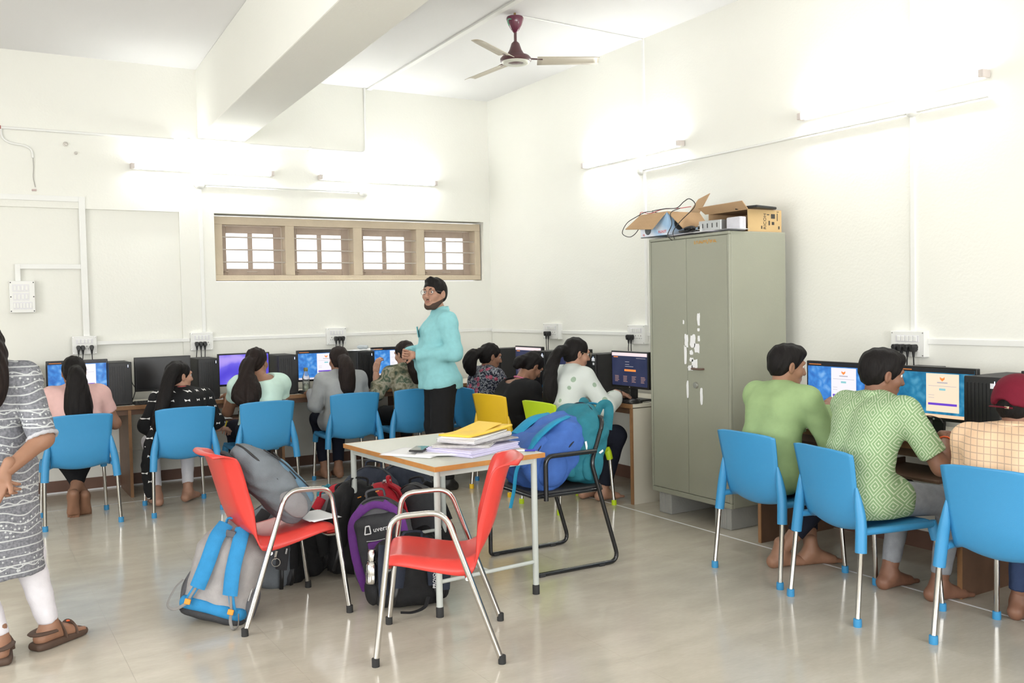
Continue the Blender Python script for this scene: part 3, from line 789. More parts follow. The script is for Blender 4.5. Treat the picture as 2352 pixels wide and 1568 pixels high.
F = Field(); F.ell((0, 0, .02), (.06, .035, .022), k=0); F.keep((0, 0, 0), (0, 0, -1))
o = net_obj('cable_pouch', F, m_plasticbag, None, .006, wrinkle(.006, 60, 2.)); tag(o, 'small grey plastic pouch lying on the papers on a tower', 'pouch'); o.location = (3.30, 8.27, ZT+.369)
sheet('notebook', 'open white notebook on the pulled-out tray beside the person with white bows', 'notebook', (1.86, 8.02, .593), 5, .22, .16, 4)
sheet('paper_sheet', 'white paper on the counter by the person in plain black', 'paper', (4.37, 6.62, ZT+.002), 10, .16, .21, 1)
sheet('paper_sheet', 'small white paper on the lap of the person in plain black', 'paper', (4.17, 6.30, .60), 20, .10, .14, 1)

# ================================================================ STEEL CABINET
m_steel = M('cabinet_paint', (.305, .31, .245), .42, spec=.45, var=(2.2, .06), bump=(120, .06))
m_steel_dark = M('cabinet_gap', (.10, .10, .08), .6)
def cabinet():
    x0, x1, y0, y1, z0, z1 = 4.285, 4.80, 4.415, 5.218, .15, 1.955
    t = thing('steel_cabinet', 'tall grey-green steel cabinet with torn white stickers on its doors', 'cabinet', (4.28, 4.816, z0), -90)
    W_, H_, D_ = y1-y0, z1-z0, x1-x0
    # local: x across (viewer's right = +x -> world -y), front at y=0
    MB().bb(-W_/2, W_/2, .02, D_, 0, H_).build('body', m_steel, t, bevel=.006)
    MB().bb(-W_/2, W_/2, .0, .021, H_-.02, H_).bb(-W_/2, W_/2, .0, .021, 0, .035).bb(-W_/2, -W_/2+.018, 0, .021, .035, H_-.02).bb(W_/2-.02, W_/2, 0, .021, .035, H_-.02).build('front_frame', m_steel, t, bevel=.004)
    xm = -.012
    for nm, a, b in (('door', -W_/2+.021, xm-.0015), ('door', xm+.0015, W_/2-.023)):
        d_ = MB().bb(a, b, .003, .02, .038, H_-.023).build(nm, m_steel, t, bevel=.003)
        if a > -.1:
            MB().lathe([(0, -.012), (.019, -.011), (.022, -.004), (.022, .003)], 18, (.075, 0, .79), rotm(-90)).build('lock_knob', M('knob_metal', (.42, .42, .38), .35, metal=.7), d_, smooth=40)
            MB().tube(rounded([(.06, .004, .902), (.06, -.028, .902), (.15, -.028, .902), (.15, .004, .902)], .008, 3), .007, 8).build('handle', M('handle_worn', (.16, .10, .08), .45, metal=.3), d_, smooth=50)
    def torn(x, z, w, h, s_):
        rnd = random.Random(s_); n = 14; P = []
        for i in range(n):
            a = 2*math.pi*i/n; q = max(abs(math.cos(a)), abs(math.sin(a)))
            k = rnd.uniform(.72, 1.05)/q*.5
            P.append((x+w*k*math.cos(a), z+h*k*math.sin(a)))
        MB().prism(P, .0012, .0035, 'xzy').build('torn_sticker', m_paper, t)
    for i, (x, z, w, h) in enumerate([(.105, 1.235, .03, .09), (.105, 1.165, .025, .025), (.105, 1.105, .025, .045), (-.018, 1.09, .04, .09), (.045, 1.085, .06, .10), (.085, 1.04, .06, .07), (-.03, .985, .028, .14), (.03, 1.01, .035, .035), (.03, .96, .04, .03), (.062, .93, .07, .08), (.02, .905, .06, .04), (-.012, .75, .022, .13), (.125, .715, .028, .12), (-.045, 1.215, .014, .03)]): torn(x, z, w, h, i*3+1)
    po = M('orange_paint', (.58, .30, .06), .7); rn = random.Random(5)
    st = MB()
    for i in range(13):
        x = .075+.0165*i; s_ = rn.uniform(-25, 25) if i != 8 else 22; hh = .034 if i == 8 else rn.uniform(.016, .024)
        st.box((x, .0022, H_-.055), (.005, .002, hh), rotm(0, s_, 0))
        if i != 8 and rn.random() < .75: st.box((x+.006, .0022, H_-.055+rn.uniform(-.008, .008)), (.013, .002, .005), rotm(0, rn.uniform(-15, 15), 0))
    st.build('faded_lettering', po, t)
    return t
cabinet()
m_block = M('concrete_block', (.33, .33, .31), .85, var=(10, .12), bump=(60, .3))
def block(label, loc, w, d):
    t = thing('concrete_block', label, 'block', loc, -90, 'blocks under the steel cabinet')
    MB().bb(-w/2, w/2, 0, d, 0, .148).build('block_body', m_block, t, bevel=.006)
    for i in range(3): MB().bb(-w*.35+i*w*.25, -w*.35+i*w*.25+.012, -.004, .002, .01, .14).build('ridge', m_block, t, bevel=.002)
block('grey ridged block under the left end of the cabinet', (4.30, 5.10, 0), .13, .45)
block('grey block under the right end of the cabinet', (4.31, 4.53, 0), .15, .45)

# ---- things on top of the cabinet
m_card = M('cardboard', (.46, .30, .165), .8, var=(8, .08), bump=(90, .1)); m_cardin = M('cardboard_inside', (.38, .25, .14), .85, var=(6, .1))
def print_mat():
    m = M('printed_carton', (.6, .7, .85), .45); n = NT(m)
    f = n.m('ADD', n.m('MULTIPLY', n.z, 5), n.m('MULTIPLY', n.x, 3))
    n.color(n.ramp(n.m('ADD', f, n.m('MULTIPLY', n.noise(7), .35)), [(.15, (.72, .76, .85)), (.45, (.35, .55, .80)), (.62, (.70, .76, .86)), (.95, (.40, .60, .83))]))
    return m
m_print = print_mat()
ZCAB = 1.957
def flap(nm, corners, parent, mat=None):
    c = [np.array(p, float) for p in corners]
    MB().grid(lambda u, v: (c[0]*(1-u)+c[1]*u)*(1-v)+(c[3]*(1-u)+c[2]*u)*v, 4, 4).build(nm, mat or m_card, parent, solid=.005)
def box_one():
    t = thing('open_carton', 'open blue-printed carton with tan flaps on the cabinet top', 'box', (4.42, 5.15, ZCAB+.012), -90)
    w, d, h = .29, .30, .165      # local x -> world -y ; local y -> world +x
    for nm, a in (('front_wall', (-w/2, w/2, -d/2, -d/2+.004)), ('back_wall', (-w/2, w/2, d/2-.004, d/2)), ('side_wall', (-w/2, -w/2+.004, -d/2+.004, d/2-.004)), ('side_wall', (w/2-.004, w/2, -d/2+.004, d/2-.004))):
        MB().bb(*a, 0, h).build(nm, m_print, t)
    MB().bb(-w/2, w/2, -d/2, d/2, -.0, .004).build('bottom', m_print, t)
    flap('flap', [(-w/2, -d/2, h), (w/2, -d/2, h), (w/2-.07, -d/2-.075, h-.12), (-w/2-.05, -d/2-.10, h-.10)], t)
    flap('flap', [(w/2, -d/2, h), (w/2, d/2, h), (w/2+.12, d/2-.03, h-.10), (w/2+.10, -d/2+.06, h-.125)], t)
    flap('flap', [(w/2-.12, d/2, h), (w/2, d/2, h), (w/2+.09, d/2+.02, h+.13), (w/2-.03, d/2+.02, h+.10)], t)
    flap('flap', [(-w/2, -d/2, h), (-w/2, d/2, h), (-w/2-.09, d/2, h-.05), (-w/2-.09, -d/2, h-.06)], t)
    o = MB().lathe([(.035, -.002), (.028, -.004), (.02, -.0035), (0, -.0035)], 20, (-.06, -d/2, .052), rotm(-90)).build('printed_lens', M('ink_grey', (.05, .06, .07), .4), t)
    o = MB().lathe([(.045, -.002), (.036, -.004), (.02, -.0035), (0, -.0035)], 20, (w/2, -.04, .085), rotm(0, -90)).build('printed_lens', M('ink_grey', (.05, .06, .07), .4), t)
    ir = M('ink_red', (.6, .08, .08), .5); st = MB(); rn = random.Random(9)
    for i in range(7):
        st.box((.055+.0125*i, -d/2-.0006, .03), (.0035, .001, .018), rotm(0, rn.uniform(-8, 8), 0)); st.box((.06+.0125*i, -d/2-.0006, .03+rn.choice((-.007, 0, .007))), (.007, .001, .003))
    st.box((-.115, -d/2-.0006, .02), (.004, .001, .016)).box((-.108, -d/2-.0006, .02), (.012, .001, .003)).box((-.103, -d/2-.0006, .018), (.004, .001, .016))
    st.build('printed_marks', ir, t)
box_one()
def box_two():
    t = thing('open_carton', 'tan open carton lying on its side at the right of the cabinet top', 'box', (4.635, 4.63, ZCAB), -90)
    w, d, h = .37, .31, .148     # open towards the room (local -y)
    MB().bb(-w/2, w/2, -d/2, d/2, 0, .004).build('bottom', m_card, t)
    MB().bb(-w/2, w/2, -d/2, d/2, h-.004, h).build('top', m_card, t)
    MB().bb(w/2-.004, w/2, -d/2, d/2, .004, h-.004).build('side_wall', M('cardboard_pale', (.52, .36, .17), .75, var=(8, .06)), t)
    MB().bb(-w/2, -w/2+.004, -d/2, d/2, .004, h-.004).build('side_wall', m_card, t)
    MB().bb(-w/2+.004, w/2-.004, d/2-.004, d/2, .004, h-.004).build('back_wall', m_cardin, t)
    flap('flap', [(-w/2-.03, -d/2, h), (w/2, -d/2, h), (w/2, -d/2-.05, h+.05), (-w/2-.05, -d/2-.05, h+.045)], t)
    ink = M('ink_black', (.04, .035, .03), .6)
    text_mesh('printed_word', 'RICOH', .034, ink, t, (w/2+.001, .0, .07), (90, -90, 90))
    for (y, z, a, b) in ((.075, .105, .036, .03), (.075, .058, .022, .02), (.04, .06, .012, .03), (.03, .115, .022, .006), (.115, .1, .006, .05), (.13, .03, .012, .02), (-.03, .03, .01, .02), (.12, .135, .02, .004)):
        MB().bb(w/2, w/2+.0012, y-a/2, y+a/2, z-b/2, z+b/2).build('printed_mark', ink, t)
box_two()
def tablet():
    t = thing('black_tray', 'thin black device lying on the tan carton', 'device', (4.60, 4.49, ZCAB+.150), -78)
    MB().box((0, 0, .009), (.17, .24, .018)).build('shell', m_black, t, bevel=.006)
    MB().box((0, 0, .019), (.14, .2, .003)).build('lid', M('device_grey', (.07, .07, .07), .4), t, bevel=.001)
tablet()
def psu():
    t = thing('power_supply', 'silver metal power unit with vents on the cabinet top', 'device', (4.40, 4.69, ZCAB+.006), -82)
    MB().box((0, .05, .042), (.19, .16, .084)).build('shell', M('zinc', (.55, .57, .58), .35, metal=.6, var=(20, .15)), t, bevel=.004)
    for i in range(4): MB().box((-.06+.04*i, -.031, .05), (.006, .003, .03)).build('vent', m_hole, t)
    MB().box((-.085, -.034, .035), (.02, .012, .05)).build('bracket', m_chrome, t, bevel=.002)
psu()
o = MB().box((0, 0, .045), (.06, .12, .09)).build('foam_block', M('foam_white', (.55, .54, .58), .9, bump=(80, .3)), bevel=.008); tag(o, 'white foam block in the mouth of the tan carton', 'foam'); o.location = (4.42, 4.49, ZCAB+.006); o.rotation_euler.z = R(4)
sheet('paper_sheets', 'crumpled white papers hanging over the front of the cabinet top', 'papers', (4.40, 4.78, ZCAB+.001), -88, .42, .28, 2, M('lilac_white_paper', (.74, .72, .80), .8), curl=.012)
sheet('paper_sheets', 'stiff white card at the right front of the cabinet top', 'papers', (4.345, 4.56, ZCAB+.0035), -84, .36, .16, 2, curl=.01)
def cable_knot(label, pts, r, mat): cable(label, pts, r, mat)
rc = np.random.RandomState(3)
knot = [(4.33+.03*rc.randn(), 4.90+.035*rc.randn()-.01*i, ZCAB+.03+.012*rc.randn()+.002*i) for i in range(12)]
knot = [(x, y, max(z, ZCAB+.012)) for x, y, z in knot]
cable('knotted bundle of black cable in front of the silver power unit', knot, .008)
zc = ZCAB
cable('thin black wire looping off the left end of the cabinet top', [(4.32, 5.16, zc+.185), (4.30, 5.26, zc+.20), (4.28, 5.36, zc+.17), (4.25, 5.43, zc+.13), (4.24, 5.47, zc+.06), (4.26, 5.40, zc+.03), (4.27, 5.32, zc+.08), (4.28, 5.32, zc+.18)], .0028)
cable('thin red wire across the flaps of the blue-printed carton', [(4.28, 5.30, zc+.13), (4.30, 5.33, zc+.20), (4.30, 5.22, zc+.185), (4.33, 5.12, zc+.205), (4.36, 4.98, zc+.20), (4.40, 4.90, zc+.205)], .0025, M('wire_red', (.5, .05, .05), .5))
cable('black wire arching over the upright flap of the blue-printed carton', [(4.30, 5.20, zc+.20), (4.32, 5.08, zc+.205), (4.33, 4.97, zc+.20), (4.36, 4.93, zc+.24), (4.37, 4.88, zc+.255), (4.37, 4.83, zc+.20), (4.30, 4.90, zc+.10), (4.26, 4.93, zc+.03), (4.262, 4.92, zc-.02)], .003)
cable('black wire drooping down the front of the blue-printed carton', [(4.36, 4.97, zc+.20), (4.25, 4.94, zc+.16), (4.24, 4.92, zc+.08), (4.245, 4.97, zc+.01), (4.25, 4.93, zc-.03)], .003)

# ================================================================ CENTRE TABLE
m_leg = M('table_leg_paint', (.50, .53, .50), .45, var=(14, .08))
m_top = M('table_laminate', (.56, .57, .50), .38, var=(3, .04))
m_edge = M('table_edge_wood', (.46, .20, .05), .4, var=(18, .3))
TX, TY, TRZ, TH = 2.222, 4.50, 4., .74
def table():
    t = thing('study_table', 'small table with pale top, wooden edge and grey legs', 'table', (TX, TY, 0), TRZ)
    w, l = .325, .51
    MB().bb(-w, w, -l, l, TH-.022, TH).build('tabletop', m_top, t, bevel=.001)
    e = MB().bb(-w-.004, w+.004, -l-.004, -l, TH-.024, TH+.0005).bb(-w-.004, w+.004, l, l+.004, TH-.024, TH+.0005).bb(-w-.004, -w, -l, l, TH-.024, TH+.0005).bb(w, w+.004, -l, l, TH-.024, TH+.0005)
    e.build('edge_strip', m_edge, t, bevel=.001)
    lx, ly = w-.035, l-.045
    for sx in (-1, 1):
        for sy in (-1, 1):
            lg = MB().tube([(sx*lx, sy*ly, .02), (sx*lx, sy*ly, TH-.025)], .016, 14).build('leg', m_leg, t, smooth=50)
            MB().lathe([(0, 0), (.019, 0), (.019, .045), (.016, .05)], 14, (sx*lx, sy*ly, 0)).build('rubber_foot', m_rubber, lg, smooth=40)
    r_ = MB()
    for sy in (-1, 1): r_.box((0, sy*ly, TH-.04), (2*lx, .02, .03))
    for sx in (-1, 1): r_.box((sx*lx, 0, TH-.04), (.02, 2*ly, .03))
    r_.build('rail', m_leg, t)
    for sy in (-1, 1): MB().tube([(-lx, sy*ly, .17), (lx, sy*ly, .17)], .010, 10).build('stretcher', m_leg, t, smooth=50)
    MB().tube([(0, -ly, .17), (0, ly, .17)], .010, 10).build('stretcher', m_leg, t, smooth=50)
table()
def onT(x, y, z=0): return (x, y, TH+.0015+z)
sheet('paper_sheets', 'loose white papers at the left of the table under the phone', 'papers', onT(2.04, 4.40), 35, .22, .30, 4, curl=.003)
sheet('paper_sheets', 'stray white sheet between the phone and the paper pile', 'papers', onT(2.15, 4.30, .008), 60, .21, .29, 2, curl=.004)
def phone():
    t = thing('mobile_phone', 'dark mobile phone lying on white papers on the table', 'phone', onT(2.055, 4.40, .017), -40)
    MB().box((0, 0, .005), (.074, .15, .009)).build('case', m_black, t, bevel=.004)
    MB().box((0, 0, .0099), (.068, .142, .001)).build('glass', M('phone_glass', (.03, .045, .04), .06, coat=.6), t)
phone()
z = 0.
def slab(nm, label, cat, x, y, rz, w, d, h, mat, bend=.0):
    global z
    def top(u, v, s_): return ((u-.5)*w, (v-.5)*d, s_+bend*math.sin(3*u+2*v))
    mb = MB(); n = 6
    layers = max(2, int(h/.004)); rnd = random.Random(int(x*999+h*1e4))
    for i in range(layers):
        dx, dy, a = rnd.uniform(-.006, .006), rnd.uniform(-.006, .006), rnd.uniform(-.02, .02)
        zz = h*i/layers
        mb.box((dx, dy, zz+h/layers*.45), (w, d, h/layers*.82), rotm(0, 0, math.degrees(a)))
    o = mb.build(nm, mat); tag(o, label, cat, 'papers and books piled on the table')
    o.location = onT(x, y, z); o.rotation_euler.z = R(rz); z += h+.0005
    return o
slab('paper_bundle', 'thick bundle of lilac answer papers at the bottom of the table pile', 'papers', 2.325, 4.30, 22, .40, .30, .034, m_paperlilac)
slab('newspaper', 'folded grey newspaper in the middle of the table pile', 'newspaper', 2.31, 4.34, 50, .34, .30, .014, m_news)
slab('newspaper', 'second folded newspaper with dark print near the top of the pile', 'newspaper', 2.36, 4.33, 12, .36, .25, .010, M('newsprint_dark', (.33, .31, .32), .85, var=(50, .6)))
slab('paper_bundle', 'stapled white booklet below the yellow envelope', 'papers', 2.34, 4.31, 28, .36, .23, .024, m_book)
slab('paper_bundle', 'thin white bundle with coloured tabs directly under the envelope', 'papers', 2.33, 4.30, 34, .34, .22, .010, m_paper)
def envelope():
    def fn(u, v): return ((u-.5)*.42, (v-.5)*.19, .006+.018*max(0, u-.3)**1.5+.004*math.sin(6*u)*math.sin(4*v))
    o = MB().grid(fn, 14, 8).build('envelope', m_yellow, smooth=80, solid=.010); tag(o, 'bright yellow envelope on top of the table pile', 'envelope', 'papers and books piled on the table')
    o.location = onT(2.335, 4.285, z+.004); o.rotation_euler.z = R(28)
    c = MB().grid(lambda u, v: ((u-.5)*.30, (v-.5)*.14, .0), 2, 2).build('flap', m_yellow, o, solid=.002); c.location = (.03, .01, .020); c.rotation_euler = (R(3), R(-4), R(7))
envelope()
def pen():
    t = thing('pen', 'blue pen on the right edge of the table by the pile', 'pen', onT(2.50, 4.11, .006), 60)
    MB().tube([(0, -.07, 0), (0, .05, 0)], .0045, 8).build('barrel', m_paper, t, smooth=50)
    MB().tube([(0, -.075, 0), (0, -.02, 0)], .0058, 8).build('cap', M('pen_blue', (.03, .03, .35), .4), t, smooth=50)
pen()
# ================================================================ CHAIRS
def plastic(name, col): return M(name, col, .38, spec=.45, bump=(350, .12))
m_blue = plastic('chair_blue', (.045, .27, .53)); m_yel = plastic('chair_yellow', (.80, .50, .02)); m_grn = plastic('chair_green', (.50, .68, .015))
def prof_at(prof, u):
    d = [0]
    for a, b in zip(prof[:-1], prof[1:]): d.append(d[-1]+math.hypot(b[0]-a[0], b[1]-a[1]))
    u = u*d[-1]
    for i in range(len(prof)-1):
        if u <= d[i+1]+1e-9:
            t = (u-d[i])/(d[i+1]-d[i]); return tuple(prof[i][j]+(prof[i+1][j]-prof[i][j])*t for j in range(len(prof[i])))
    return prof[-1]
def make_lab_chair(mat):
    t = thing('lab_chair', '-', 'chair', (0, 0, 0))
    ctl = [(.235, .405, .195), (.225, .432, .205), (.18, .442, .213), (.02, .436, .215), (-.10, .430, .207), (-.165, .438, .195), (-.20, .475, .192), (-.218, .55, .198), (-.232, .65, .207), (-.252, .76, .215), (-.262, .80, .214)]
    P = bez(ctl, 40)
    def fn(u, v):
        y, zz, w = P[int(round(u*40))]
        s_ = 2*v-1
        # rounded corners at the top of the back and at the front lip
        k = max(0, u-.93)/.07; k2 = max(0, .06-u)/.06
        w2 = w*(1-.16*k**3-.10*k2**2)
        back = min(1, max(0, (u-.52)/.15))
        y2 = y-.030*back*(1-s_*s_)
        z2 = zz-.014*(1-back)*(1-s_*s_)-.030*math.exp(-((u-.55)/.10)**2)*(1-s_*s_)+(-.012*k**2*s_**4)-.020*(1-back)*max(0, abs(s_)-.85)/.15
        return (w2*s_, y2, z2)
    MB().grid(fn, 40, 16).build('seat_shell', mat, t, smooth=180, solid=.007)
    for s_ in (-1, 1):
        # rear socket running down from the back, front socket and the rail under the seat edge
        MB().tube(bez([(s_*.203, -.228, .63), (s_*.213, -.222, .54), (s_*.226, -.222, .46), (s_*.236, -.232, .335)], 10), [.006, .012, .017, .021, .024, .025, .0255, .026, .0262, .0264, .0265], 12).build('socket', mat, t, smooth=60)
        MB().tube(bez([(s_*.219, -.215, .425), (s_*.216, 0, .422), (s_*.207, .205, .420)], 8), .022, 8, flat=.8).build('side_rail', mat, t, smooth=60)
        MB().tube([(s_*.203, .215, .435), (s_*.207, .220, .40), (s_*.212, .232, .345)], [.018, .026, .024], 12).build('socket', mat, t, smooth=60)
        for (a, b, k) in (((s_*.236, -.232, .34), (s_*.246, -.262, .02), 0), ((s_*.212, .232, .35), (s_*.224, .256, .02), 1)):
            lg = MB().tube([a, b], .0125, 12).build('leg', m_chrome, t, smooth=60)
            MB().lathe([(0, 0), (.0185, 0), (.0195, .012), (.0185, .036), (.013, .038)], 14, (b[0], b[1], 0)).build('foot_cap', mat, lg, smooth=50)
    return t
chairs = {}
def lab_chair(label, mat, loc, rotz, group='plastic lab chairs'):
    if mat.name not in chairs: o = chairs[mat.name] = make_lab_chair(mat)
    else: o = copy_tree(chairs[mat.name])
    o.location = (*loc, 0); o.rotation_euler = (0, 0, R(rotz)); tag(o, label, 'chair', group)
lab_chair('blue plastic chair of the person in pink at the far left', m_blue, (.725, 7.43), 1)
lab_chair('blue plastic chair of the person in black with white bows', m_blue, (1.445, 7.42), 0)
lab_chair('blue plastic chair of the person in the mint top', m_blue, (2.06, 7.44), 1)
lab_chair('blue plastic chair of the person in the grey shirt', m_blue, (2.875, 7.63), -3)
lab_chair('blue plastic chair partly hidden behind the left of the person in aqua', m_blue, (3.45, 7.62), -3)
lab_chair('blue plastic chair showing to the right of the person in aqua', m_blue, (4.06, 7.27), -86)
lab_chair('yellow plastic chair of the person in plain black', m_yel, (3.91, 6.53), -81)
lab_chair('lime green plastic chair of the person in the white dotted top', m_grn, (3.91, 5.75), -88)
lab_chair('blue plastic chair of the person in the plain green shirt', m_blue, (3.895, 3.64), -91)
lab_chair('blue plastic chair of the person in the patterned polo', m_blue, (3.80, 3.00), -101)
lab_chair('blue plastic chair at the right edge, under the person in the maroon cap', m_blue, (3.875, 2.27), -84)

m_red = M('chair_red', (.62, .045, .035), .34, spec=.5, var=(9, .12), bump=(300, .06))
def red_chair(label, loc, rotz):
    t = thing('red_armchair', label, 'chair', (*loc, 0), rotz, 'red plastic armchairs on chrome frames')
    ctl = [(.215, .392, .190), (.232, .415, .198), (.225, .438, .204), (.16, .446, .208), (0, .424, .208), (-.10, .420, .203), (-.165, .45, .192), (-.20, .52, .180), (-.235, .64, .178), (-.268, .76, .186), (-.292, .815, .192), (-.322, .835, .190), (-.345, .828, .184)]
    P = bez(ctl, 48)
    def fn(u, v):
        y, zz, w = P[int(round(u*48))]; s_ = 2*v-1
        k = max(0, u-.86)/.14; w2 = w*(1-.18*k**2.5)*(1-.12*max(0, .08-u)/.08)
        back = min(1, max(0, (u-.46)/.16)); e = max(0, abs(s_)-.80)/.20
        seat = (1-back)
        skirt = (.012+.055*min(1, max(0, (u-.05)/.40)))*e**1.3
        y2 = y-.028*back*(1-s_*s_)-.0*e+(.05*e*back*(1-k))
        z2 = zz-seat*skirt-.012*seat*(1-s_*s_)-.012*back*e
        return (w2*s_, y2, z2)
    MB().grid(fn, 48, 24).build('seat_shell', m_red, t, smooth=180, solid=.008)
    for s_ in (-1, 1):
        pts = rounded([(s_*.262, .272, .01), (s_*.245, .196, .625), (s_*.250, -.030, .645), (s_*.268, -.258, .01)], [.06, .07], 6)
        MB().tube(pts, .0125, 12).build('side_frame', m_chrome, t, smooth=60)
        for p in ((s_*.262, .272), (s_*.268, -.258)):
            MB().lathe([(0, 0), (.0165, 0), (.0165, .035), (.013, .037)], 12, (p[0], p[1], 0)).build('rubber_foot', m_rubber, t, smooth=50)
    MB().tube(rounded([(-.25, .225, .40), (-.15, .215, .375), (.15, .215, .375), (.25, .225, .40)], .03, 3), .009, 8).build('cross_bar', m_chrome, t, smooth=60)
    MB().tube(rounded([(-.26, -.12, .36), (-.15, -.11, .36), (.15, -.11, .36), (.26, -.12, .36)], .03, 3), .009, 8).build('cross_bar', m_chrome, t, smooth=60)
    return t
red_chair('red plastic armchair in front of the table, seat empty', (1.826, 3.70), 60.5)
red_chair('red plastic armchair left of the table with a grey backpack on it', (1.335, 4.575), -86)

m_blackmetal = M('black_enamel_tube', (.012, .012, .013), .22, spec=.6)
def black_chair():
    t = thing('black_armchair', 'black metal sled-base armchair loaded with blue and teal backpacks', 'chair', (2.975, 4.55, 0), 88.5)
    for s_ in (-1, 1):
        x = s_*.265
        # front leg - runner - rear upright up to the back
        pts = rounded([(s_*.22, .24, .445), (x, .27, .445), (x, .275, .012), (x, -.285, .012), (x, -.105, .60), (x*.92, -.15, .68), (x*.85, -.20, .78)], [.03, .02, .07, .04, .06], 6)
        MB().tube(pts, .0125, 12).build('side_frame', m_blackmetal, t, smooth=60)
        arm = rounded([(x*1.03, .205, .42), (x*1.03, .205, .665), (x*1.0, -.135, .665)], .05, 6)
        MB().tube(arm, .0135, 12).build('armrest', m_blackmetal, t, smooth=60)
        for y in (.24, -.16): MB().box((x, y, .008), (.03, .04, .016)).build('glide', m_rubber, t, bevel=.004)
    MB().tube(rounded([(-.225, -.20, .775), (-.22, -.225, .845), (.22, -.225, .845), (.225, -.20, .775)], [.06, .06], 6), .0125, 12).build('back_rail', m_blackmetal, t, smooth=60)
    MB().grid(lambda u, v: ((u-.5)*.43, -.175-.05*v-.02*(1-(2*u-1)**2), .62+.21*v), 8, 6).build('backrest', m_black2, t, smooth=60, solid=.012)
    MB().box((0, .03, .452), (.47, .46, .022)).build('seat', m_black2, t, bevel=.01)
    MB().tube(rounded([(-.235, .255, .437), (.235, .255, .437), (.235, -.2, .437), (-.235, -.2, .437), (-.235, .255, .437)], .03, 4), .011, 10).build('seat_rail', m_blackmetal, t, smooth=60)
black_chair()
# ================================================================ PEOPLE
m_skin = M('skin_brown', (.30, .155, .095), .5, spec=.4, var=(40, .08))
m_skin2 = M('skin_light_brown', (.43, .235, .16), .5, spec=.4, var=(40, .08))
m_skin3 = M('skin_deep_brown', (.22, .105, .065), .5, spec=.4, var=(40, .08))
m_lip = M('lips', (.28, .09, .07), .45)
m_eyew = M('eye_white', (.75, .73, .70), .25); m_iris = M('iris_dark', (.02, .012, .01), .15)
def hair_mat(name, c):
    m = M(name, c, .62, spec=.18); n = NT(m)
    mp = n.nt.nodes.new('ShaderNodeMapping'); mp.inputs['Scale'].default_value = (60, 60, 5); n.nt.links.new(n.obj, mp.inputs[0])
    f = n.noise(2.5, 4, mp.outputs[0]); n.color(n.mix(f, tuple(x*.45 for x in c), tuple(x*1.7 for x in c))); n.bump(f, .55, .006)
    return m
m_hair = hair_mat('hair_black', (.0075, .006, .0058)); m_hairb = hair_mat('hair_dark_brown', (.014, .0085, .007))
A3 = lambda p: np.array(p, float)
def unit(v): v = A3(v); return v/np.linalg.norm(v)

def head_parts(F, c, Rh, s=1., male=False):
    H = lambda p: c+Rh@(A3(p)*s)
    F.ell(H((0, -.015, .033)), A3((.074, .093, .083))*s, Rh, k=0)
    F.ell(H((0, .022, -.035)), A3((.060, .066, .072))*s, Rh, k=.03)
    F.cap(H((-.018, .052, -.092)), H((.018, .052, -.092)), (.024 if male else .020)*s, k=.03)
    for q in (-1, 1):
        F.cap(H((q*.052, -.008, -.045)), H((q*.030, .040, -.088)), .018*s, .018*s, k=.03)       # jaw
        F.ell(H((q*.040, .060, -.022)), A3((.022, .020, .022))*s, Rh, k=.025)                   # cheek
    F.cap(H((-.036, .076, .030)), H((.036, .076, .030)), .011*s, k=.02)                          # brow
    for q in (-1, 1): F.ell(H((q*.031, .100, .010)), A3((.019, .018, .013))*s, Rh, k=.014, op='s')
    F.cap(H((0, .084, .018)), H((0, .104, -.026)), .008*s, .0125*s, k=.012)                      # nose
    for q in (-1, 1): F.ell(H((q*.012, .094, -.030)), A3((.008, .009, .007))*s, Rh, k=.008)
    F.cap(H((-.019, .080, -.056)), H((.019, .080, -.056)), .0075*s, k=.006); F.cap(H((-.016, .079, -.068)), H((.016, .079, -.068)), .0085*s, k=.006)
    for q in (-1, 1):                                                                            # ears
        F.ell(H((q*.078, -.006, -.006)), A3((.009, .019, .031))*s, Rh@rotm(0, 0, q*18), k=.008)
        F.ell(H((q*.086, -.001, -.004)), A3((.006, .010, .018))*s, Rh@rotm(0, 0, q*18), k=.005, op='s')
def hand_parts(F, wr, d, n, side, curl=25, s=1., spread=0.):
    """fingers along d, palm faces n, thumb on the side*(d x n) side"""
    d = unit(d); n = A3(n); n = unit(n-d*(n@d)); w_ = np.cross(d, n)*side
    ln = [.95, 1.05, 1.0, .80]
    F.cap(wr-d*.05*s, wr+d*.02*s, .026*s, .024*s, k=.01)
    for i in range(4):
        o = (1.5-i)*.0205*s
        kn = wr+d*(.083-.004*abs(i-1.2))*s+w_*o
        F.cap(wr+d*.012*s+w_*o*.62, kn, .015*s, .0118*s, k=.012)
        p = kn; a = R(curl*.45)
        for j, L in enumerate((.043, .027, .021)):
            u = math.cos(a)*d+math.sin(a)*n+w_*(1.5-i)*spread; u = unit(u)
            q = p+u*L*ln[i]*s
            F.cap(p, q, (.0098-.0009*j)*s, (.0090-.0011*j)*s, k=.003); p = q; a += R(curl)
    p = wr+d*.028*s+w_*.026*s; u = unit(d*.62+w_*.66+n*.35)
    F.cap(wr+d*.015*s+w_*.012*s, p, .016*s, .0135*s, k=.012)
    for j, L in enumerate((.036, .027)):
        q = p+u*L*s; F.cap(p, q, (.0118-.001*j)*s, (.0105-.001*j)*s, k=.005); p = q; u = unit(u*.9+d*.45+n*.2)
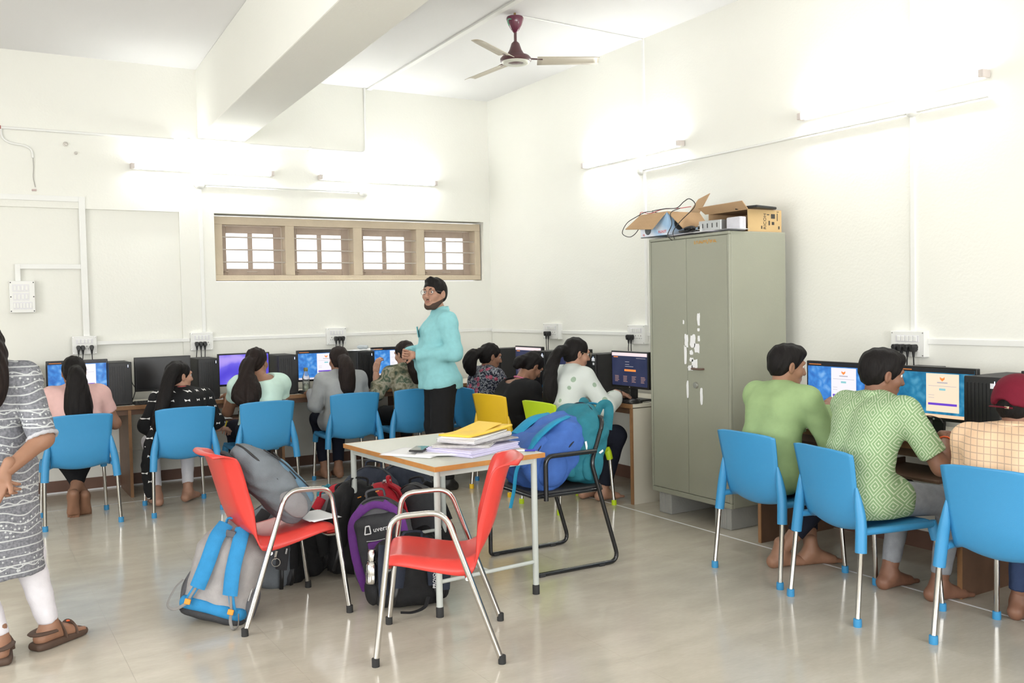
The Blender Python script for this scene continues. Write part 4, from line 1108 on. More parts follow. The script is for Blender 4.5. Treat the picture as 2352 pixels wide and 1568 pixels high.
def foot_parts(F, an, d, s=1., down=(0, 0, -1), toes=True):
    d = unit(d); dn = unit(A3(down)-d*(A3(down)@d)); w_ = np.cross(d, dn)
    F.cap(an-dn*.05, an+dn*.01, .034*s, .035*s, k=.02)
    F.cap(an, an-d*.045*s+dn*.045*s, .033*s, .029*s, k=.03)
    for q in (-1, 1):
        F.cap(an+dn*.02*s, an+d*.115*s+dn*.056*s+w_*q*.022*s, .032*s, .0185*s, k=.03)
        F.cap(an-d*.045*s+dn*.05*s, an+d*.115*s+dn*.058*s+w_*q*.022*s, .024*s, .017*s, k=.03)
    if toes:
        for i in range(5):
            o = (i-2)*.0175*s; L = (.052-.006*abs(i-.8))*s
            a = an+d*.118*s+dn*.060*s+w_*o
            F.cap(a, a+d*L+dn*.006*s, (.0125 if i == 0 else .0095)*s, (.0115 if i == 0 else .008)*s, k=.004)

def torso(F, J, off=0., g=1., k=.05, low=True):
    lat = J.get('lat', A3((1, 0, 0))); latp = J.get('latp', lat)
    for q in (-1, 1):
        a, b, c = J['pel']+latp*q*.078*g, J['wst']+(lat+latp)/2*q*.058*g, J['chs']+lat*q*.066*g
        if low: F.cap(a, b, (.104)*g+off, (.086)*g+off, k=k)
        F.cap(b, c, .086*g+off, .098*g+off, k=k)
        sh = J['shR'] if q > 0 else J['shL']
        F.cap(c, sh-(sh-c)*.12, .088*g+off, .052+off, k=k)
        F.cap(J['nek']+A3((0, 0, -.025)), sh, .046+off, .050+off, k=.05)
def arm(F, J, q, off=0., upto=1., k=.03, fore=1.):
    S_ = 'R' if q > 0 else 'L'
    a, b, c = J['sh'+S_], J['el'+S_], J['wr'+S_]
    if upto <= 1.: F.cap(a, a+(b-a)*upto, .050+off, .050-.010*upto+off, k=k, c1=upto < 1.)
    else:
        F.cap(a, b, .050+off, .041+off, k=k); F.cap(b, b+(c-b)*(upto-1), .041+off, .041-.014*(upto-1)+off, k=k, c1=True)
def leg(F, J, q, off=0., upto=2., k=.03, g=1.):
    S_ = 'R' if q > 0 else 'L'
    a, b, c = J['hip'+S_], J['kn'+S_], J['an'+S_]
    F.cap(a, b, .084*g+off, .057*g+off, k=k)
    if upto > 1: F.cap(b, b+(c-b)*(upto-1), .056*g+off, (.056-.020*(upto-1))*g+off*.6, k=k, c1=True)

def seated(ht=1.19, lean=.12, side=0., hip=.548, sw=.165, **kw):
    nz = ht-.225; f = (nz-hip)/.43
    J = dict(seat=1, pel=A3((0, -.055, hip)), wst=A3((side*.3, -.07+lean*.30, hip+.16*f)), chs=A3((side*.7, -.065+lean*.75, hip+.31*f)), nek=A3((side, -.05+lean, nz)), head=A3((side, lean-.005, ht-.118)))
    for q, S_ in ((-1, 'L'), (1, 'R')):
        J['sh'+S_] = A3((side+q*sw, lean-.055, nz-.062)); J['el'+S_] = A3((side+q*(sw+.06), lean+.10, nz-.29)); J['wr'+S_] = A3((q*.13, lean+.33, .80))
        J['hip'+S_] = A3((q*.088, -.03, hip-.005)); J['kn'+S_] = A3((q*.11, .36, .525)); J['an'+S_] = A3((q*.10, .32, .085)); J['ft'+S_] = A3((q*.1, 1, 0))
        J['hd'+S_] = (unit((-q*.2, 1, -.05)), A3((0, .1, -1)), 30)
    for k, v in kw.items(): J[k] = v if isinstance(v, tuple) and len(v) == 3 and isinstance(v[0], (np.ndarray, tuple)) else A3(v)
    return J

def person(label, loc, rotz, J, skin=None, hs=.97, yaw=0, pitch=-8, roll=0, g=1., male=False, face=True, toes=True, feet=True, hand_s=.95, group='students and staff in the room'):
    skin = skin or m_skin
    t = thing('person', label, 'person', (*loc, 0), rotz, group)
    Rh = rotm(0, 0, yaw)@rotm(pitch)@rotm(0, roll); c = J['head']
    J['Rh'] = Rh; J['hs'] = hs; J['g'] = g
    B = Field(); torso(B, J, -.004, g)
    for q in (-1, 1): arm(B, J, q, upto=2.); leg(B, J, q, g=g)
    nb = c+Rh@(A3((0, -.025, -.06))*hs)
    B.cap(J['nek']+A3((0, -.005, -.04)), nb, .054, .048, k=.03)
    pieces = [(B, .0125)]
    Hd = Field(); head_parts(Hd, c, Rh, hs, male); Hd.cap(nb, J['nek'], .048, .052, k=.03); pieces.append((Hd, .0045 if face else .0065))
    for q, S_ in ((-1, 'L'), (1, 'R')):
        d, n, cu = J['hd'+S_]
        X = Field(); hand_parts(X, J['wr'+S_], d, n, -q, cu, hand_s); pieces.append((X, .0042))
        if feet:
            X = Field(); foot_parts(X, J['an'+S_], J['ft'+S_], .95 if not male else 1.05, J.get('fd'+S_, (0, 0, -1)), toes); pieces.append((X, .006))
    net_obj('body', pieces, skin, t, 0)
    if face:
        H = lambda p: c+Rh@(A3(p)*hs)
        for q in (-1, 1):
            e = MB().lathe([(.0115*math.cos(a), .0115*math.sin(a)) for a in np.linspace(-math.pi/2, math.pi/2, 9)], 14, H((q*.031, .073, .010))).build('eye', m_eyew, t, smooth=180)
            gd = unit(Rh@A3((0, 1, 0)))
            p0 = H((q*.031, .073, .010))
            MB().tube([p0+gd*.0098, p0+gd*.0116], [.0062, .005], 12).build('iris', m_iris, e, smooth=60)
        Lp = MB().tube([H((x, .0868-.35*x*x*10, -.0605-.0015*math.cos(x*120))) for x in np.linspace(-.021, .021, 7)], [.002, .0042, .005, .005, .005, .0042, .002], 8)
        Lp.build('lips', m_lip, t, smooth=80)
        for q in (-1, 1):
            MB().tube([H((q*.014, .0875, .029)), H((q*.030, .0865, .035)), H((q*.047, .072, .030))], [.003, .0042, .0016], 6).build('eyebrow', m_hair, t, smooth=80)
    return t

def hair_cap(J, style='tied', off=0., vol=True):
    """hair over the skull, open at the face; further strands can be added"""
    F = Field(); s, Rh, c = J['hs'], J['Rh'], J['head']
    H = lambda p: c+Rh@(A3(p)*s)
    F.ell(H((0, -.019, .037)), A3((.082+off, .100+off, .088+off))*s, Rh, k=0)
    if style == 'short':
        if vol: F.ell(H((0, .03, .085)), A3((.070, .065, .040))*s, Rh, k=.03)
        F.ell(H((0, -.035, -.005)), A3((.076, .074, .072))*s, Rh, k=.02)
        F.ell(H((0, .122, -.026)), A3((.080, .075, .100))*s, Rh, k=.012, op='s')
        for q in (-1, 1): F.ell(H((q*.092, .012, -.032)), A3((.030, .034, .048))*s, Rh, k=.01, op='s')
        F.keep(H((0, -.05, -.062)), Rh@A3((0, .25, -1)), .01)
    else:
        F.ell(H((0, -.036, -.010)), A3((.077+off, .080+off, .082))*s, Rh, k=.03)
        F.ell(H((0, .122, -.050)), A3((.078, .085, .118))*s, Rh, k=.012, op='s')
        if style == 'tied':
            for q in (-1, 1): F.ell(H((q*.095, .010, -.040)), A3((.034, .034, .052))*s, Rh, k=.01, op='s')
            F.keep(H((0, -.04, -.075)), Rh@A3((0, .35, -1)), .01)
    return F, H
def strand_noise(amp=.004, s=95.):
    return lambda X, Y, Z: amp*np.sin(s*X+7*np.sin(9*Z))*np.sin(s*Y+6*np.sin(8*Z+1.))
def hair(t, J, style='tied', chains=(), off=0., mat=None, tie=None, amp=.0035):
    F, H = hair_cap(J, style, off)
    for pts, rs in chains:
        P = bez(pts, 4*len(pts)); r_ = np.interp(np.linspace(0, 1, len(P)), np.linspace(0, 1, len(rs)), rs)
        F.chain(P, r_, k=.02)
    o = net_obj('hair', F, mat or m_hair, t, .0065, strand_noise(amp))
    if tie is not None:
        MB().tube([tie[0]+A3(v)*tie[1] for v in [(math.cos(a), .3*math.sin(a), math.sin(a)) for a in np.linspace(0, 2*math.pi, 14)[:-1]]], .007, 6, closed=True).build('hair_tie', tie[2], t, smooth=80)
    return o
def cloth(name, t, F, mat, h=.0085, amp=.0035, seed=1., s=34.):
    return net_obj(name, F, mat, t, h, wrinkle(amp, s, seed))
def shirt(t, J, mat, sleeve=1., off=.013, name='shirt', amp=.0035, seed=1., hem=None, flare=0., g=None, extra=None, cuff=None, scoop=None):
    F = Field(); g = g or J['g']; torso(F, J, off, g)
    for q in (-1, 1): arm(F, J, q, off+.006, sleeve)
    if flare:                                         # tunic skirt over the lap
        for q in (-1, 1): F.cap(J['pel']+A3((q*.06, 0, -.02)), J['hip'+('R' if q > 0 else 'L')]+A3((q*.01, .10, -.01)), .115+flare, .10+flare, k=.05)
    if extra: extra(F)
    if scoop: F.ell(J['nek']+A3(scoop[0]), scoop[1], k=.01, op='s')
    if hem is None and 'seat' in J: hem = .452
    if hem is not None: F.keep((0, 0, hem), (0, 0, -1), .004)
    return cloth(name, t, F, mat, amp=amp, seed=seed)
def trousers(t, J, mat, upto=1.92, off=.012, name='trousers', amp=.003, seed=2., g=None):
    F = Field(); g = g or J['g']
    for q in (-1, 1):
        F.cap(J['pel']+A3((q*.07, 0, .03)), J['hip'+('R' if q > 0 else 'L')], .108*g, .095*g+off, k=.04); leg(F, J, q, off, upto, g=g)
    return cloth(name, t, F, mat, .0105, amp, seed)
def collar(t, J, mat, r=.062, h=.035, nm='collar', lift=0.):
    nk = J['nek']+A3((0, -.005, -.004+lift)); pts = []
    def fn(u, v):
        a = 2*math.pi*u; op = abs(math.cos(a/2+math.pi/4))
        rr = r+.010*v*0+.012*(1-v)
        return (nk[0]+rr*1.05*math.cos(a), nk[1]+rr*math.sin(a), nk[2]-.008+h*v+.012*(-math.sin(a)))
    return MB().grid(fn, 28, 4).build(nm, mat, t, smooth=80, solid=.006)

# ---- fabrics
def fab(name, c, amt=.08): return M(name, c, .85, spec=.2, var=(30, amt), bump=(400, .25))
f_pink = fab('cloth_pink', (.72, .46, .43)); f_blk = fab('cloth_black', (.012, .012, .013)); f_mint = fab('cloth_mint', (.55, .72, .64)); f_grey = fab('cloth_grey', (.33, .34, .34))
f_navy = fab('cloth_navy', (.014, .016, .028)); f_white = fab('cloth_white', (.72, .70, .74)); f_green = fab('cloth_sage', (.30, .42, .20)); f_jean = fab('denim_grey', (.27, .28, .30), .25)
f_aqua = fab('shirt_aqua', (.27, .57, .60), .12); f_red = fab('cap_maroon', (.14, .009, .022)); f_bluejean = fab('denim_blue', (.035, .055, .12), .2)
def bows():
    m = fab('cloth_black_bows', (.012, .012, .013)); n = NT(m)
    k = 15.
    row = n.m('FLOOR', n.m('MULTIPLY', n.z, k))
    u = n.m('SUBTRACT', n.m('FRACT', n.m('ADD', n.m('MULTIPLY', n.m('ADD', n.x, n.m('MULTIPLY', n.y, .6)), k*.8), n.m('MULTIPLY', row, .47))), .5)
    v = n.m('SUBTRACT', n.m('FRACT', n.m('MULTIPLY', n.z, k)), .5)
    au, av = n.m('ABSOLUTE', u), n.m('ABSOLUTE', v)
    f = n.m('MULTIPLY', n.m('LESS_THAN', au, .17), n.m('LESS_THAN', av, n.m('MULTIPLY_ADD', au, .7, .02)))
    n.color(n.mix(f, (.012, .012, .013), (.75, .74, .72))); return m
f_bows = bows()
def floral():
    m = fab('cloth_floral', (.05, .05, .07)); n = NT(m)
    a = n.ramp(n.noise(38, 2), [(.42, (.02, .022, .035)), (.52, (.42, .42, .45)), (.56, (.03, .035, .06))])
    f = n.m('LESS_THAN', n.voro(13), .34)
    n.color(n.mix(f, a, n.ramp(n.noise(60, 2), [(.4, (.30, .05, .09)), (.6, (.55, .16, .22))]))); return m
f_floral = floral()
def camo():
    m = fab('cloth_olive_print', (.2, .2, .13)); n = NT(m)
    n.color(n.ramp(n.noise(11, 4), [(.36, (.03, .05, .035)), (.46, (.17, .16, .10)), (.54, (.36, .33, .25)), (.62, (.06, .10, .06)), (.7, (.28, .26, .19))])); return m
f_camo = camo()
def dots():
    m = fab('cloth_white_dots', (.62, .67, .62)); n = NT(m)
    f = n.m('LESS_THAN', n.voro(11.), .24); n.color(n.mix(f, (.66, .70, .67), (.33, .43, .33))); return m
f_dots = dots()
def diamonds():
    m = fab('cloth_green_diamonds', (.35, .47, .28)); n = NT(m)
    k = 11.; x = n.m('ADD', n.x, n.m('MULTIPLY', n.y, .55))
    u = n.m('ABSOLUTE', n.m('SUBTRACT', n.m('FRACT', n.m('MULTIPLY', x, k*1.15)), .5)); v = n.m('ABSOLUTE', n.m('SUBTRACT', n.m('FRACT', n.m('MULTIPLY', n.z, k*.95)), .5))
    d = n.m('ADD', u, v); f = n.m('LESS_THAN', n.m('FRACT', n.m('MULTIPLY', d, 5.)), .33)
    n.color(n.mix(f, (.235, .36, .185), (.52, .60, .42))); return m
f_diam = diamonds()
def checks():
    m = fab('cloth_check', (.80, .55, .36)); n = NT(m)
    k = 34.
    a = n.m('LESS_THAN', n.m('FRACT', n.m('MULTIPLY', n.m('ADD', n.x, n.m('MULTIPLY', n.y, .5)), k)), .13); b = n.m('LESS_THAN', n.m('FRACT', n.m('MULTIPLY', n.z, k)), .13)
    n.color(n.mix(n.m('MULTIPLY', n.m('MAXIMUM', a, b), .65), (.80, .56, .37), (.36, .25, .20))); return m
f_check = checks()
def kurta():
    m = fab('cloth_grey_kurta', (.22, .22, .24)); n = NT(m)
    ang = n.m('ADD', n.x, n.m('MULTIPLY', n.y, .8))
    zig = n.m('MULTIPLY', n.m('SINE', n.m('MULTIPLY', ang, 70)), .006)
    wav = n.m('MULTIPLY', n.m('SINE', n.m('MULTIPLY', ang, 26)), .012)
    band = n.m('FLOOR', n.m('MULTIPLY', n.z, 9)); sel = n.m('FRACT', n.m('MULTIPLY', band, .37))
    off = n.mix(n.m('GREATER_THAN', sel, .5), (0, 0, 0), (1, 1, 1))
    zz = n.m('ADD', n.z, n.m('MULTIPLY', wav, n.m('GREATER_THAN', sel, .5)))
    l1 = n.m('LESS_THAN', n.m('ABSOLUTE', n.m('SUBTRACT', n.m('FRACT', n.m('MULTIPLY', zz, 27)), .5)), .075)
    l2 = n.m('LESS_THAN', n.m('ABSOLUTE', n.m('SUBTRACT', n.m('FRACT', n.m('MULTIPLY', n.m('ADD', n.z, zig), 18)), .5)), .05)
    dt = n.m('MULTIPLY', n.m('LESS_THAN', n.voro(55), .28), n.m('GREATER_THAN', n.m('FRACT', n.m('MULTIPLY', n.z, 6.3)), .45))
    f = n.m('MAXIMUM', n.m('MAXIMUM', l1, n.m('MULTIPLY', l2, n.m('LESS_THAN', sel, .35))), dt)
    base = n.ramp(n.noise(90, 2), [(.35, (.15, .155, .175)), (.65, (.25, .255, .28))])
    n.color(n.mix(n.m('MULTIPLY', f, .9), base, (.56, .58, .58))); return m
f_kurta = kurta()

# ---- person in pink, far left
J = seated(1.195, .10, elR=(.265, .06, .68), wrR=(.27, .52, .80), elL=(-.25, .08, .68), wrL=(-.12, .50, .80), knR=(.10, .30, .46), knL=(-.10, .30, .46), anR=(-.035, .11, .165), anL=(.045, .16, .15), ftR=(-.02, .38, -.9), ftL=(.05, .50, -.85), fdR=(0, -.9, -.4), fdL=(0, -.85, -.5),
           hdR=(unit((-.1, 1, -.1)), A3((0, 0, -1)), 28))
t = person('person in a pale pink top and black leggings, seated facing a screen', (.735, 7.43), 0, J, yaw=2, pitch=-6, face=False)
shirt(t, J, f_pink, .62, seed=1.); trousers(t, J, f_blk, 1.72, .006, 'leggings')
hair(t, J, 'tied', [([(0, .0, 1.10), (0, -.085, 1.075), (.0, -.10, 1.0), (.003, -.09, .90), (.004, -.085, .80), (.0, -.085, .70)], [.03, .045, .062, .082, .092, .075])], tie=(A3((0, -.075, 1.085)), .035, m_black))
MB().tube([(.30, .15, .745), (.305, .16, .75)], .001, 4)
# ---- person in black with white bows, turned right
J = seated(1.125, .10, side=.05, elR=(.30, .02, .64), wrR=(.345, .09, .575), elL=(-.20, .12, .64), wrL=(.0, .28, .62), anR=(.11, .22, .085), anL=(-.13, .18, .085), knR=(.14, .34, .48), knL=(-.14, .34, .48), ftR=(.5, .6, 0), ftL=(-.1, 1, 0),
           hdR=(unit((.6, .75, -.1)), A3((0, .1, -1)), 40), lat=unit((1, -.35, 0)))
t = person('person seated in black with white bow print, looking to the right', (1.43, 7.42), 0, J, m_skin2, yaw=-74, pitch=-4)
shirt(t, J, f_bows, 1.15, seed=3., name='tunic', flare=.012); trousers(t, J, f_white, 1.86, .006, 'leggings')
hair(t, J, 'tied', [([(.03, .03, 1.08), (-.02, .0, 1.055), (-.06, -.05, .99), (-.09, -.09, .90), (-.12, -.11, .80), (-.15, -.11, .70), (-.16, -.10, .63)], [.035, .042, .042, .045, .045, .042, .028])])
X = Field(); X.chain(bez([(-.16, -.05, .62), (-.21, -.06, .50), (-.23, -.03, .36), (-.22, .0, .20), (-.21, .0, .12)], 12), np.linspace(.045, .032, 13), k=.02)
cloth('scarf', t, X, f_bows, .009, .006, 2.)
MB().tube([(.42, .17, .62), (.40, .20, .54)], .005, 6).build('pen', M('pen_yellow', (.75, .65, .05), .4), t, smooth=60)
X = J['nek']
MB().tube([X+A3((.058*math.cos(a), .01+.062*math.sin(a), .012-.02*math.sin(a))) for a in np.linspace(0, 2*math.pi, 20)[:-1]], .006, 6, closed=True).build('neck_cord', M('cord_red', (.45, .09, .08), .6), t, smooth=80)
# ---- person in mint
J = seated(1.20, .12, side=.03, elR=(.24, .12, .68), wrR=(.16, .45, .80), anR=(.12, .25, .085), anL=(-.12, .28, .085), lat=unit((1, -.2, 0)))
t = person('person seated in a mint puff-sleeved top, head turned right', (2.075, 7.46), 0, J, yaw=-48, pitch=-6)
shirt(t, J, f_mint, .55, seed=5., scoop=((0, -.045, -.0), (.105, .10, .055)), extra=lambda F: [F.ell(J['sh'+s_]+A3((q*.02, 0, -.02)), (.075, .07, .075), k=.03) for s_, q in (('L', -1), ('R', 1))]); trousers(t, J, f_navy, 1.9)
hair(t, J, 'tied', [([(.0, .08, 1.10), (-.06, .03, 1.08), (-.09, .0, 1.02), (-.10, -.05, .94), (-.09, -.09, .86), (-.11, -.11, .79), (-.13, -.11, .755)], [.04, .045, .05, .06, .065, .055, .028]), ([(-.08, 0, 1.0), (-.15, -.05, .92), (-.19, -.08, .83), (-.17, -.10, .78)], [.03, .04, .04, .015]), ([(-.06, -.03, .95), (-.05, -.10, .86), (-.06, -.12, .78)], [.04, .04, .012])], mat=m_hairb, tie=(A3((-.055, .035, 1.085)), .036, M('tie_lilac', (.4, .4, .75), .5)), amp=.006)
# ---- person in grey
J = seated(1.175, .10, elL=(-.235, .05, .68), wrL=(-.17, .35, .77), elR=(.235, .10, .68), wrR=(.15, .42, .78), anR=(.02, .22, .085), anL=(-.09, .26, .085), knR=(.08, .36, .47))
t = person('person in a plain grey shirt, seated facing a screen', (2.865, 7.66), 0, J, yaw=4, pitch=-10, face=False)
shirt(t, J, f_grey, 1.9, seed=7., flare=.01); trousers(t, J, f_navy, 1.85)
hair(t, J, 'tied', [([(.0, .02, 1.07), (-.0, -.06, 1.05), (-.0, -.105, .98), (.002, -.10, .90), (.004, -.095, .82), (.012, -.095, .77)], [.035, .048, .060, .064, .060, .02])], mat=m_hairb)
# ---- person in olive print behind the man's hands
J = seated(1.20, .12, elL=(-.30, .06, .74), wrL=(-.27, .14, .93), elR=(.23, .1, .68), hdL=(unit((.2, .1, .9)), A3((.8, .3, 0)), 35))
t = person('person in an olive printed shirt with a hand raised, behind the person in aqua', (3.50, 7.65), 0, J, m_skin2, yaw=22, pitch=-14)
shirt(t, J, f_camo, 1.55, seed=9.); trousers(t, J, f_blk, 1.9)
hair(t, J, 'loose', [([(0, -.02, 1.10), (0.02, -.08, 1.02), (.03, -.10, .93), (.03, -.10, .86)], [.07, .075, .07, .045])], mat=m_hairb)
# ---- person in floral
J = seated(1.165, .08, anR=(.1, .2, .085), anL=(-.1, .2, .085))
t = person('person in a dark floral top seated nearest the corner', (4.07, 7.30), -88, J, yaw=-14, pitch=-14)
shirt(t, J, f_floral, .8, seed=11.); trousers(t, J, f_navy, 1.9)
hair(t, J, 'tied', [([(0, .0, 1.09), (-.0, -.07, 1.08), (-.0, -.125, 1.06), (-.0, -.15, 1.0), (.0, -.135, .94), (0, -.125, .90)], [.035, .035, .05, .055, .042, .015])], tie=(A3((0, -.085, 1.085)), .036, M('tie_cream', (.7, .62, .5), .5)))
# ---- person in plain black, head bowed
J = seated(1.095, .20, elR=(.20, .16, .66), wrR=(.10, .33, .615), elL=(-.20, .18, .66), wrL=(-.06, .34, .62), head=(0, .275, .985), hdR=(unit((-.3, .9, -.1)), A3((-.5, 0, .8)), 45), hdL=(unit((.4, .9, -.1)), A3((.5, 0, .8)), 45))
t = person('person in plain black with head bowed and a pink neck cord', (3.90, 6.62), -84, J, yaw=-8, pitch=-42)
shirt(t, J, f_blk, 1.85, seed=13., scoop=((0, -.05, -.0), (.09, .09, .05))); trousers(t, J, f_blk, 1.9)
hair(t, J, 'tied', [([(0, .22, 1.05), (-.0, .14, 1.03), (-.0, .11, 1.0)], [.035, .04, .02])])
X = J['nek']
MB().tube([X+A3((.060*math.cos(a), .012+.066*math.sin(a), .014-.028*math.sin(a))) for a in np.linspace(0, 2*math.pi, 20)[:-1]], .006, 6, closed=True).build('neck_cord', M('cord_pink', (.6, .15, .27), .6), t, smooth=80)
# ---- person in white dotted top
J = seated(1.25, .11, sw=.16, elR=(.26, .17, .745), wrR=(.13, .40, .82), elL=(-.2, .18, .72), wrL=(-.02, .36, .80), knR=(.13, .36, .50), knL=(-.10, .40, .50), anR=(.05, .30, .085), anL=(-.1, .25, .085), hdR=(unit((-.25, 1, -.25)), A3((0, -.1, -1)), 35))
t = person('person in a white dotted top and glasses typing beside the cabinet', (3.90, 5.74), -88, J, m_skin2, yaw=-16, pitch=-13)
shirt(t, J, f_dots, 1.75, seed=15., off=.016, name='blouse', extra=lambda F: (F.cap(J['elR'], J['elR']+(J['wrR']-J['elR'])*.55, .058, .062, k=.03)))
trousers(t, J, f_navy, 1.9, .022)
hair(t, J, 'tied', [([(0, .0, 1.17), (.0, -.07, 1.145), (.0, -.12, 1.07), (-.0, -.145, .97), (.0, -.15, .88), (-.01, -.15, .80), (-.03, -.15, .74)], [.032, .034, .04, .045, .047, .04, .02])], tie=(A3((0, -.07, 1.15)), .036, m_black))
def glasses(t, J, mat, r=.024):
    H = lambda p: J['head']+J['Rh']@(A3(p)*J['hs'])
    g_ = MB()
    for q in (-1, 1):
        g_.tube([H((q*.033+r*math.cos(a), .100-.006*abs(math.cos(a)), .008+r*.85*math.sin(a))) for a in np.linspace(0, 2*math.pi, 20)[:-1]], .0016, 6, closed=True)
        g_.tube([H((q*.057, .094, .014)), H((q*.074, .06, .016)), H((q*.080, .0, .012)), H((q*.079, -.02, .0))], .0014, 5)
    g_.tube([H((-.010, .102, .014)), H((0, .105, .017)), H((.010, .102, .014))], .0016, 5)
    g_.build('glasses', mat, t, smooth=80)
glasses(t, J, M('glasses_gold', (.45, .36, .22), .3, metal=.7))
MB().tube([J['wrR']+A3((.030*math.cos(a), .004, .026*math.sin(a))) for a in np.linspace(0, 2*math.pi, 16)[:-1]], .003, 5, closed=True).build('bracelet', m_black, t, smooth=80)
# ---- person in plain sage shirt
J = seated(1.25, .10, sw=.185, elR=(.245, .15, .735), wrR=(.07, .33, .90), elL=(-.245, .12, .70), wrL=(-.06, .35, .80), anR=(-.03, .06, .085), anL=(.03, .24, .085), knR=(.13, .36, .48), knL=(-.13, .36, .48), ftR=(.2, .9, 0), ftL=(.35, .9, 0), hdR=(unit((-.2, .9, .1)), A3((-.8, .2, -.3)), 50))
t = person('person in a plain sage green long-sleeved shirt, back turned', (3.885, 3.66), -90, J, m_skin, 1., yaw=-24, pitch=-10, male=True, g=1.04)
shirt(t, J, f_green, 1.86, .015, seed=17.); trousers(t, J, f_navy, 1.75)
hair(t, J, 'short')
# ---- person in diamond polo
J = seated(1.24, .15, sw=.19, side=-.02, elR=(.285, .20, .70), wrR=(.12, .42, .815), elL=(-.25, .2, .70), wrL=(-.08, .45, .80), anR=(.13, .36, .085), anL=(-.13, .30, .085), knR=(.17, .40, .50), knL=(-.12, .38, .50), hdR=(unit((-.3, .9, -.1)), A3((0, 0, -1)), 30))
t = person('person in a short-sleeved green diamond-pattern polo and grey jeans', (3.80, 3.01), -97, J, m_skin3, 1.02, yaw=-22, pitch=-12, male=True, g=1.06)
shirt(t, J, f_diam, .78, .016, seed=19., name='polo_shirt', flare=.02); trousers(t, J, f_jean, 1.88, .008)
collar(t, J, f_diam, .063, .034)
MB().tube([J['elR']+(J['wrR']-J['elR'])*.72+A3((.036*math.cos(a)*.9, .02*math.cos(a), .036*math.sin(a))) for a in np.linspace(0, 2*math.pi, 16)[:-1]], .0045, 5, closed=True).build('wrist_band', M('band_orange', (.85, .13, .03), .5), t, smooth=80)
hair(t, J, 'short', off=.004)
for (z_, u_) in ((.535, .0),): MB().box((.17, .03, .545), (.004, .03, .03), rotm(0, 0, 20)).build('hem_tag', m_black, t)
# ---- person in red cap
J = seated(1.14, .12, sw=.20, side=-.02, elR=(.28, .15, .62), wrR=(.12, .40, .79), elL=(-.29, .15, .62), wrL=(-.10, .40, .79), anR=(.12, .30, .085), anL=(-.14, .36, .085))
t = person('person in a maroon cap and peach check shirt at the right edge', (3.87, 2.31), -86, J, m_skin3, 1.0, yaw=-10, pitch=-10, male=True, g=1.06, face=False)
shirt(t, J, f_check, .9, .016, seed=21.); trousers(t, J, f_bluejean, 1.9, .018); collar(t, J, f_check, .068, .040)
hair(t, J, 'short', off=-.004)
def cap(t, J):
    F = Field(); s, Rh, c = J['hs'], J['Rh'], J['head']; H = lambda p: c+Rh@(A3(p)*s)
    F.ell(H((0, -.016, .045)), A3((.094, .112, .092))*s, Rh, k=0)
    F.ell(H((0, -.016, .005)), A3((.096, .114, .060))*s, Rh, k=.03)
    F.keep(H((0, 0, -.020)), Rh@A3((0, -.10, -1)), .004)
    F.ell(H((0, -.125, -.010)), A3((.038, .05, .022))*s, Rh, k=.006, op='s')
    o = net_obj('cap', F, f_red, t, .0065)
    def fn(u, v):
        a = (u-.5)*2.0; r0 = .105+.075*v*math.cos(a*.8)
        return H((r0*math.sin(a), -.01+r0*math.cos(a)*1.05, .0+.012*math.cos(a*1.5)-.02*v))
    MB().grid(fn, 14, 5).build('brim', f_red, o, smooth=80, solid=.004)
    MB().tube([H((.10*math.sin(a), -.016-.117*math.cos(a), -.022)) for a in np.linspace(-.55, .55, 10)], .011, 6, flat=.35).build('strap', f_red, o, smooth=80)
    MB().box(H((.035, -.130, -.022)), np.array((.020, .006, .010))*s, Rh).build('buckle', M('buckle', (.55, .45, .3), .4, metal=.6), o, bevel=.001)
cap(t, J)

# ---- standing man in aqua shirt
J = dict(pel=A3((0, 0, .93)), wst=A3((0, .045, 1.09)), chs=A3((0, .02, 1.28)), nek=A3((0, -.01, 1.465)), head=A3((.0, .035, 1.612)),
         shL=A3((-.185, -.03, 1.385)), shR=A3((.185, -.03, 1.385)), elL=A3((-.255, -.065, 1.13)), elR=A3((.255, .02, 1.13)), wrL=A3((-.075, .225, 1.115)), wrR=A3((.065, .265, 1.125)),
         hipL=A3((-.09, 0, .90)), hipR=A3((.09, 0, .90)), knL=A3((-.105, .02, .50)), knR=A3((.105, .03, .50)), anL=A3((-.12, -.02, .085)), anR=A3((.12, .0, .085)), ftL=A3((-.25, 1, 0)), ftR=A3((.25, 1, 0)),
         hdL=(unit((.60, .75, .05)), A3((.5, -.6, -.2)), 48), hdR=(unit((-.75, .45, .05)), A3((-.3, -.8, -.1)), 48))
t = person('person standing in an aqua shirt and black trousers, hands clasped in front', (3.43, 6.90), 76, J, m_skin2, 1.10, yaw=44, pitch=2, male=True, g=1.12, toes=False)
def belly(F):
    F.ell((0, .055, 1.05), (.165, .155, .17), k=.06); F.ell((0, .0, .87), (.205, .185, .15), k=.05)
shirt(t, J, f_aqua, 1.93, .020, seed=23., amp=.0075, hem=.835, extra=belly)
trousers(t, J, f_blk, 1.98, .028, g=1.08)
collar(t, J, f_aqua, .062, .034, lift=.010)
for q in (-1, 1):
    S_ = 'R' if q > 0 else 'L'; X = Field(); foot_parts(X, J['an'+S_], J['ft'+S_], 1.14, toes=False); d_ = unit(J['ft'+S_])
    X.cap(J['an'+S_]+d_*.12+A3((0, 0, -.055)), J['an'+S_]+d_*.155+A3((0, 0, -.06)), .034, .028, k=.03); X.keep((0, 0, .001), (0, 0, -1))
    net_obj('shoe', X, m_black, t, .008)
F, H = hair_cap(J, 'short', .0, False)
F.chain([H((-.045, .040, .098)), H((.0, .046, .108)), H((.045, .038, .100))], [.012, .014, .012], k=.03)
net_obj('hair', F, m_hair, t, .0055, strand_noise(.003))
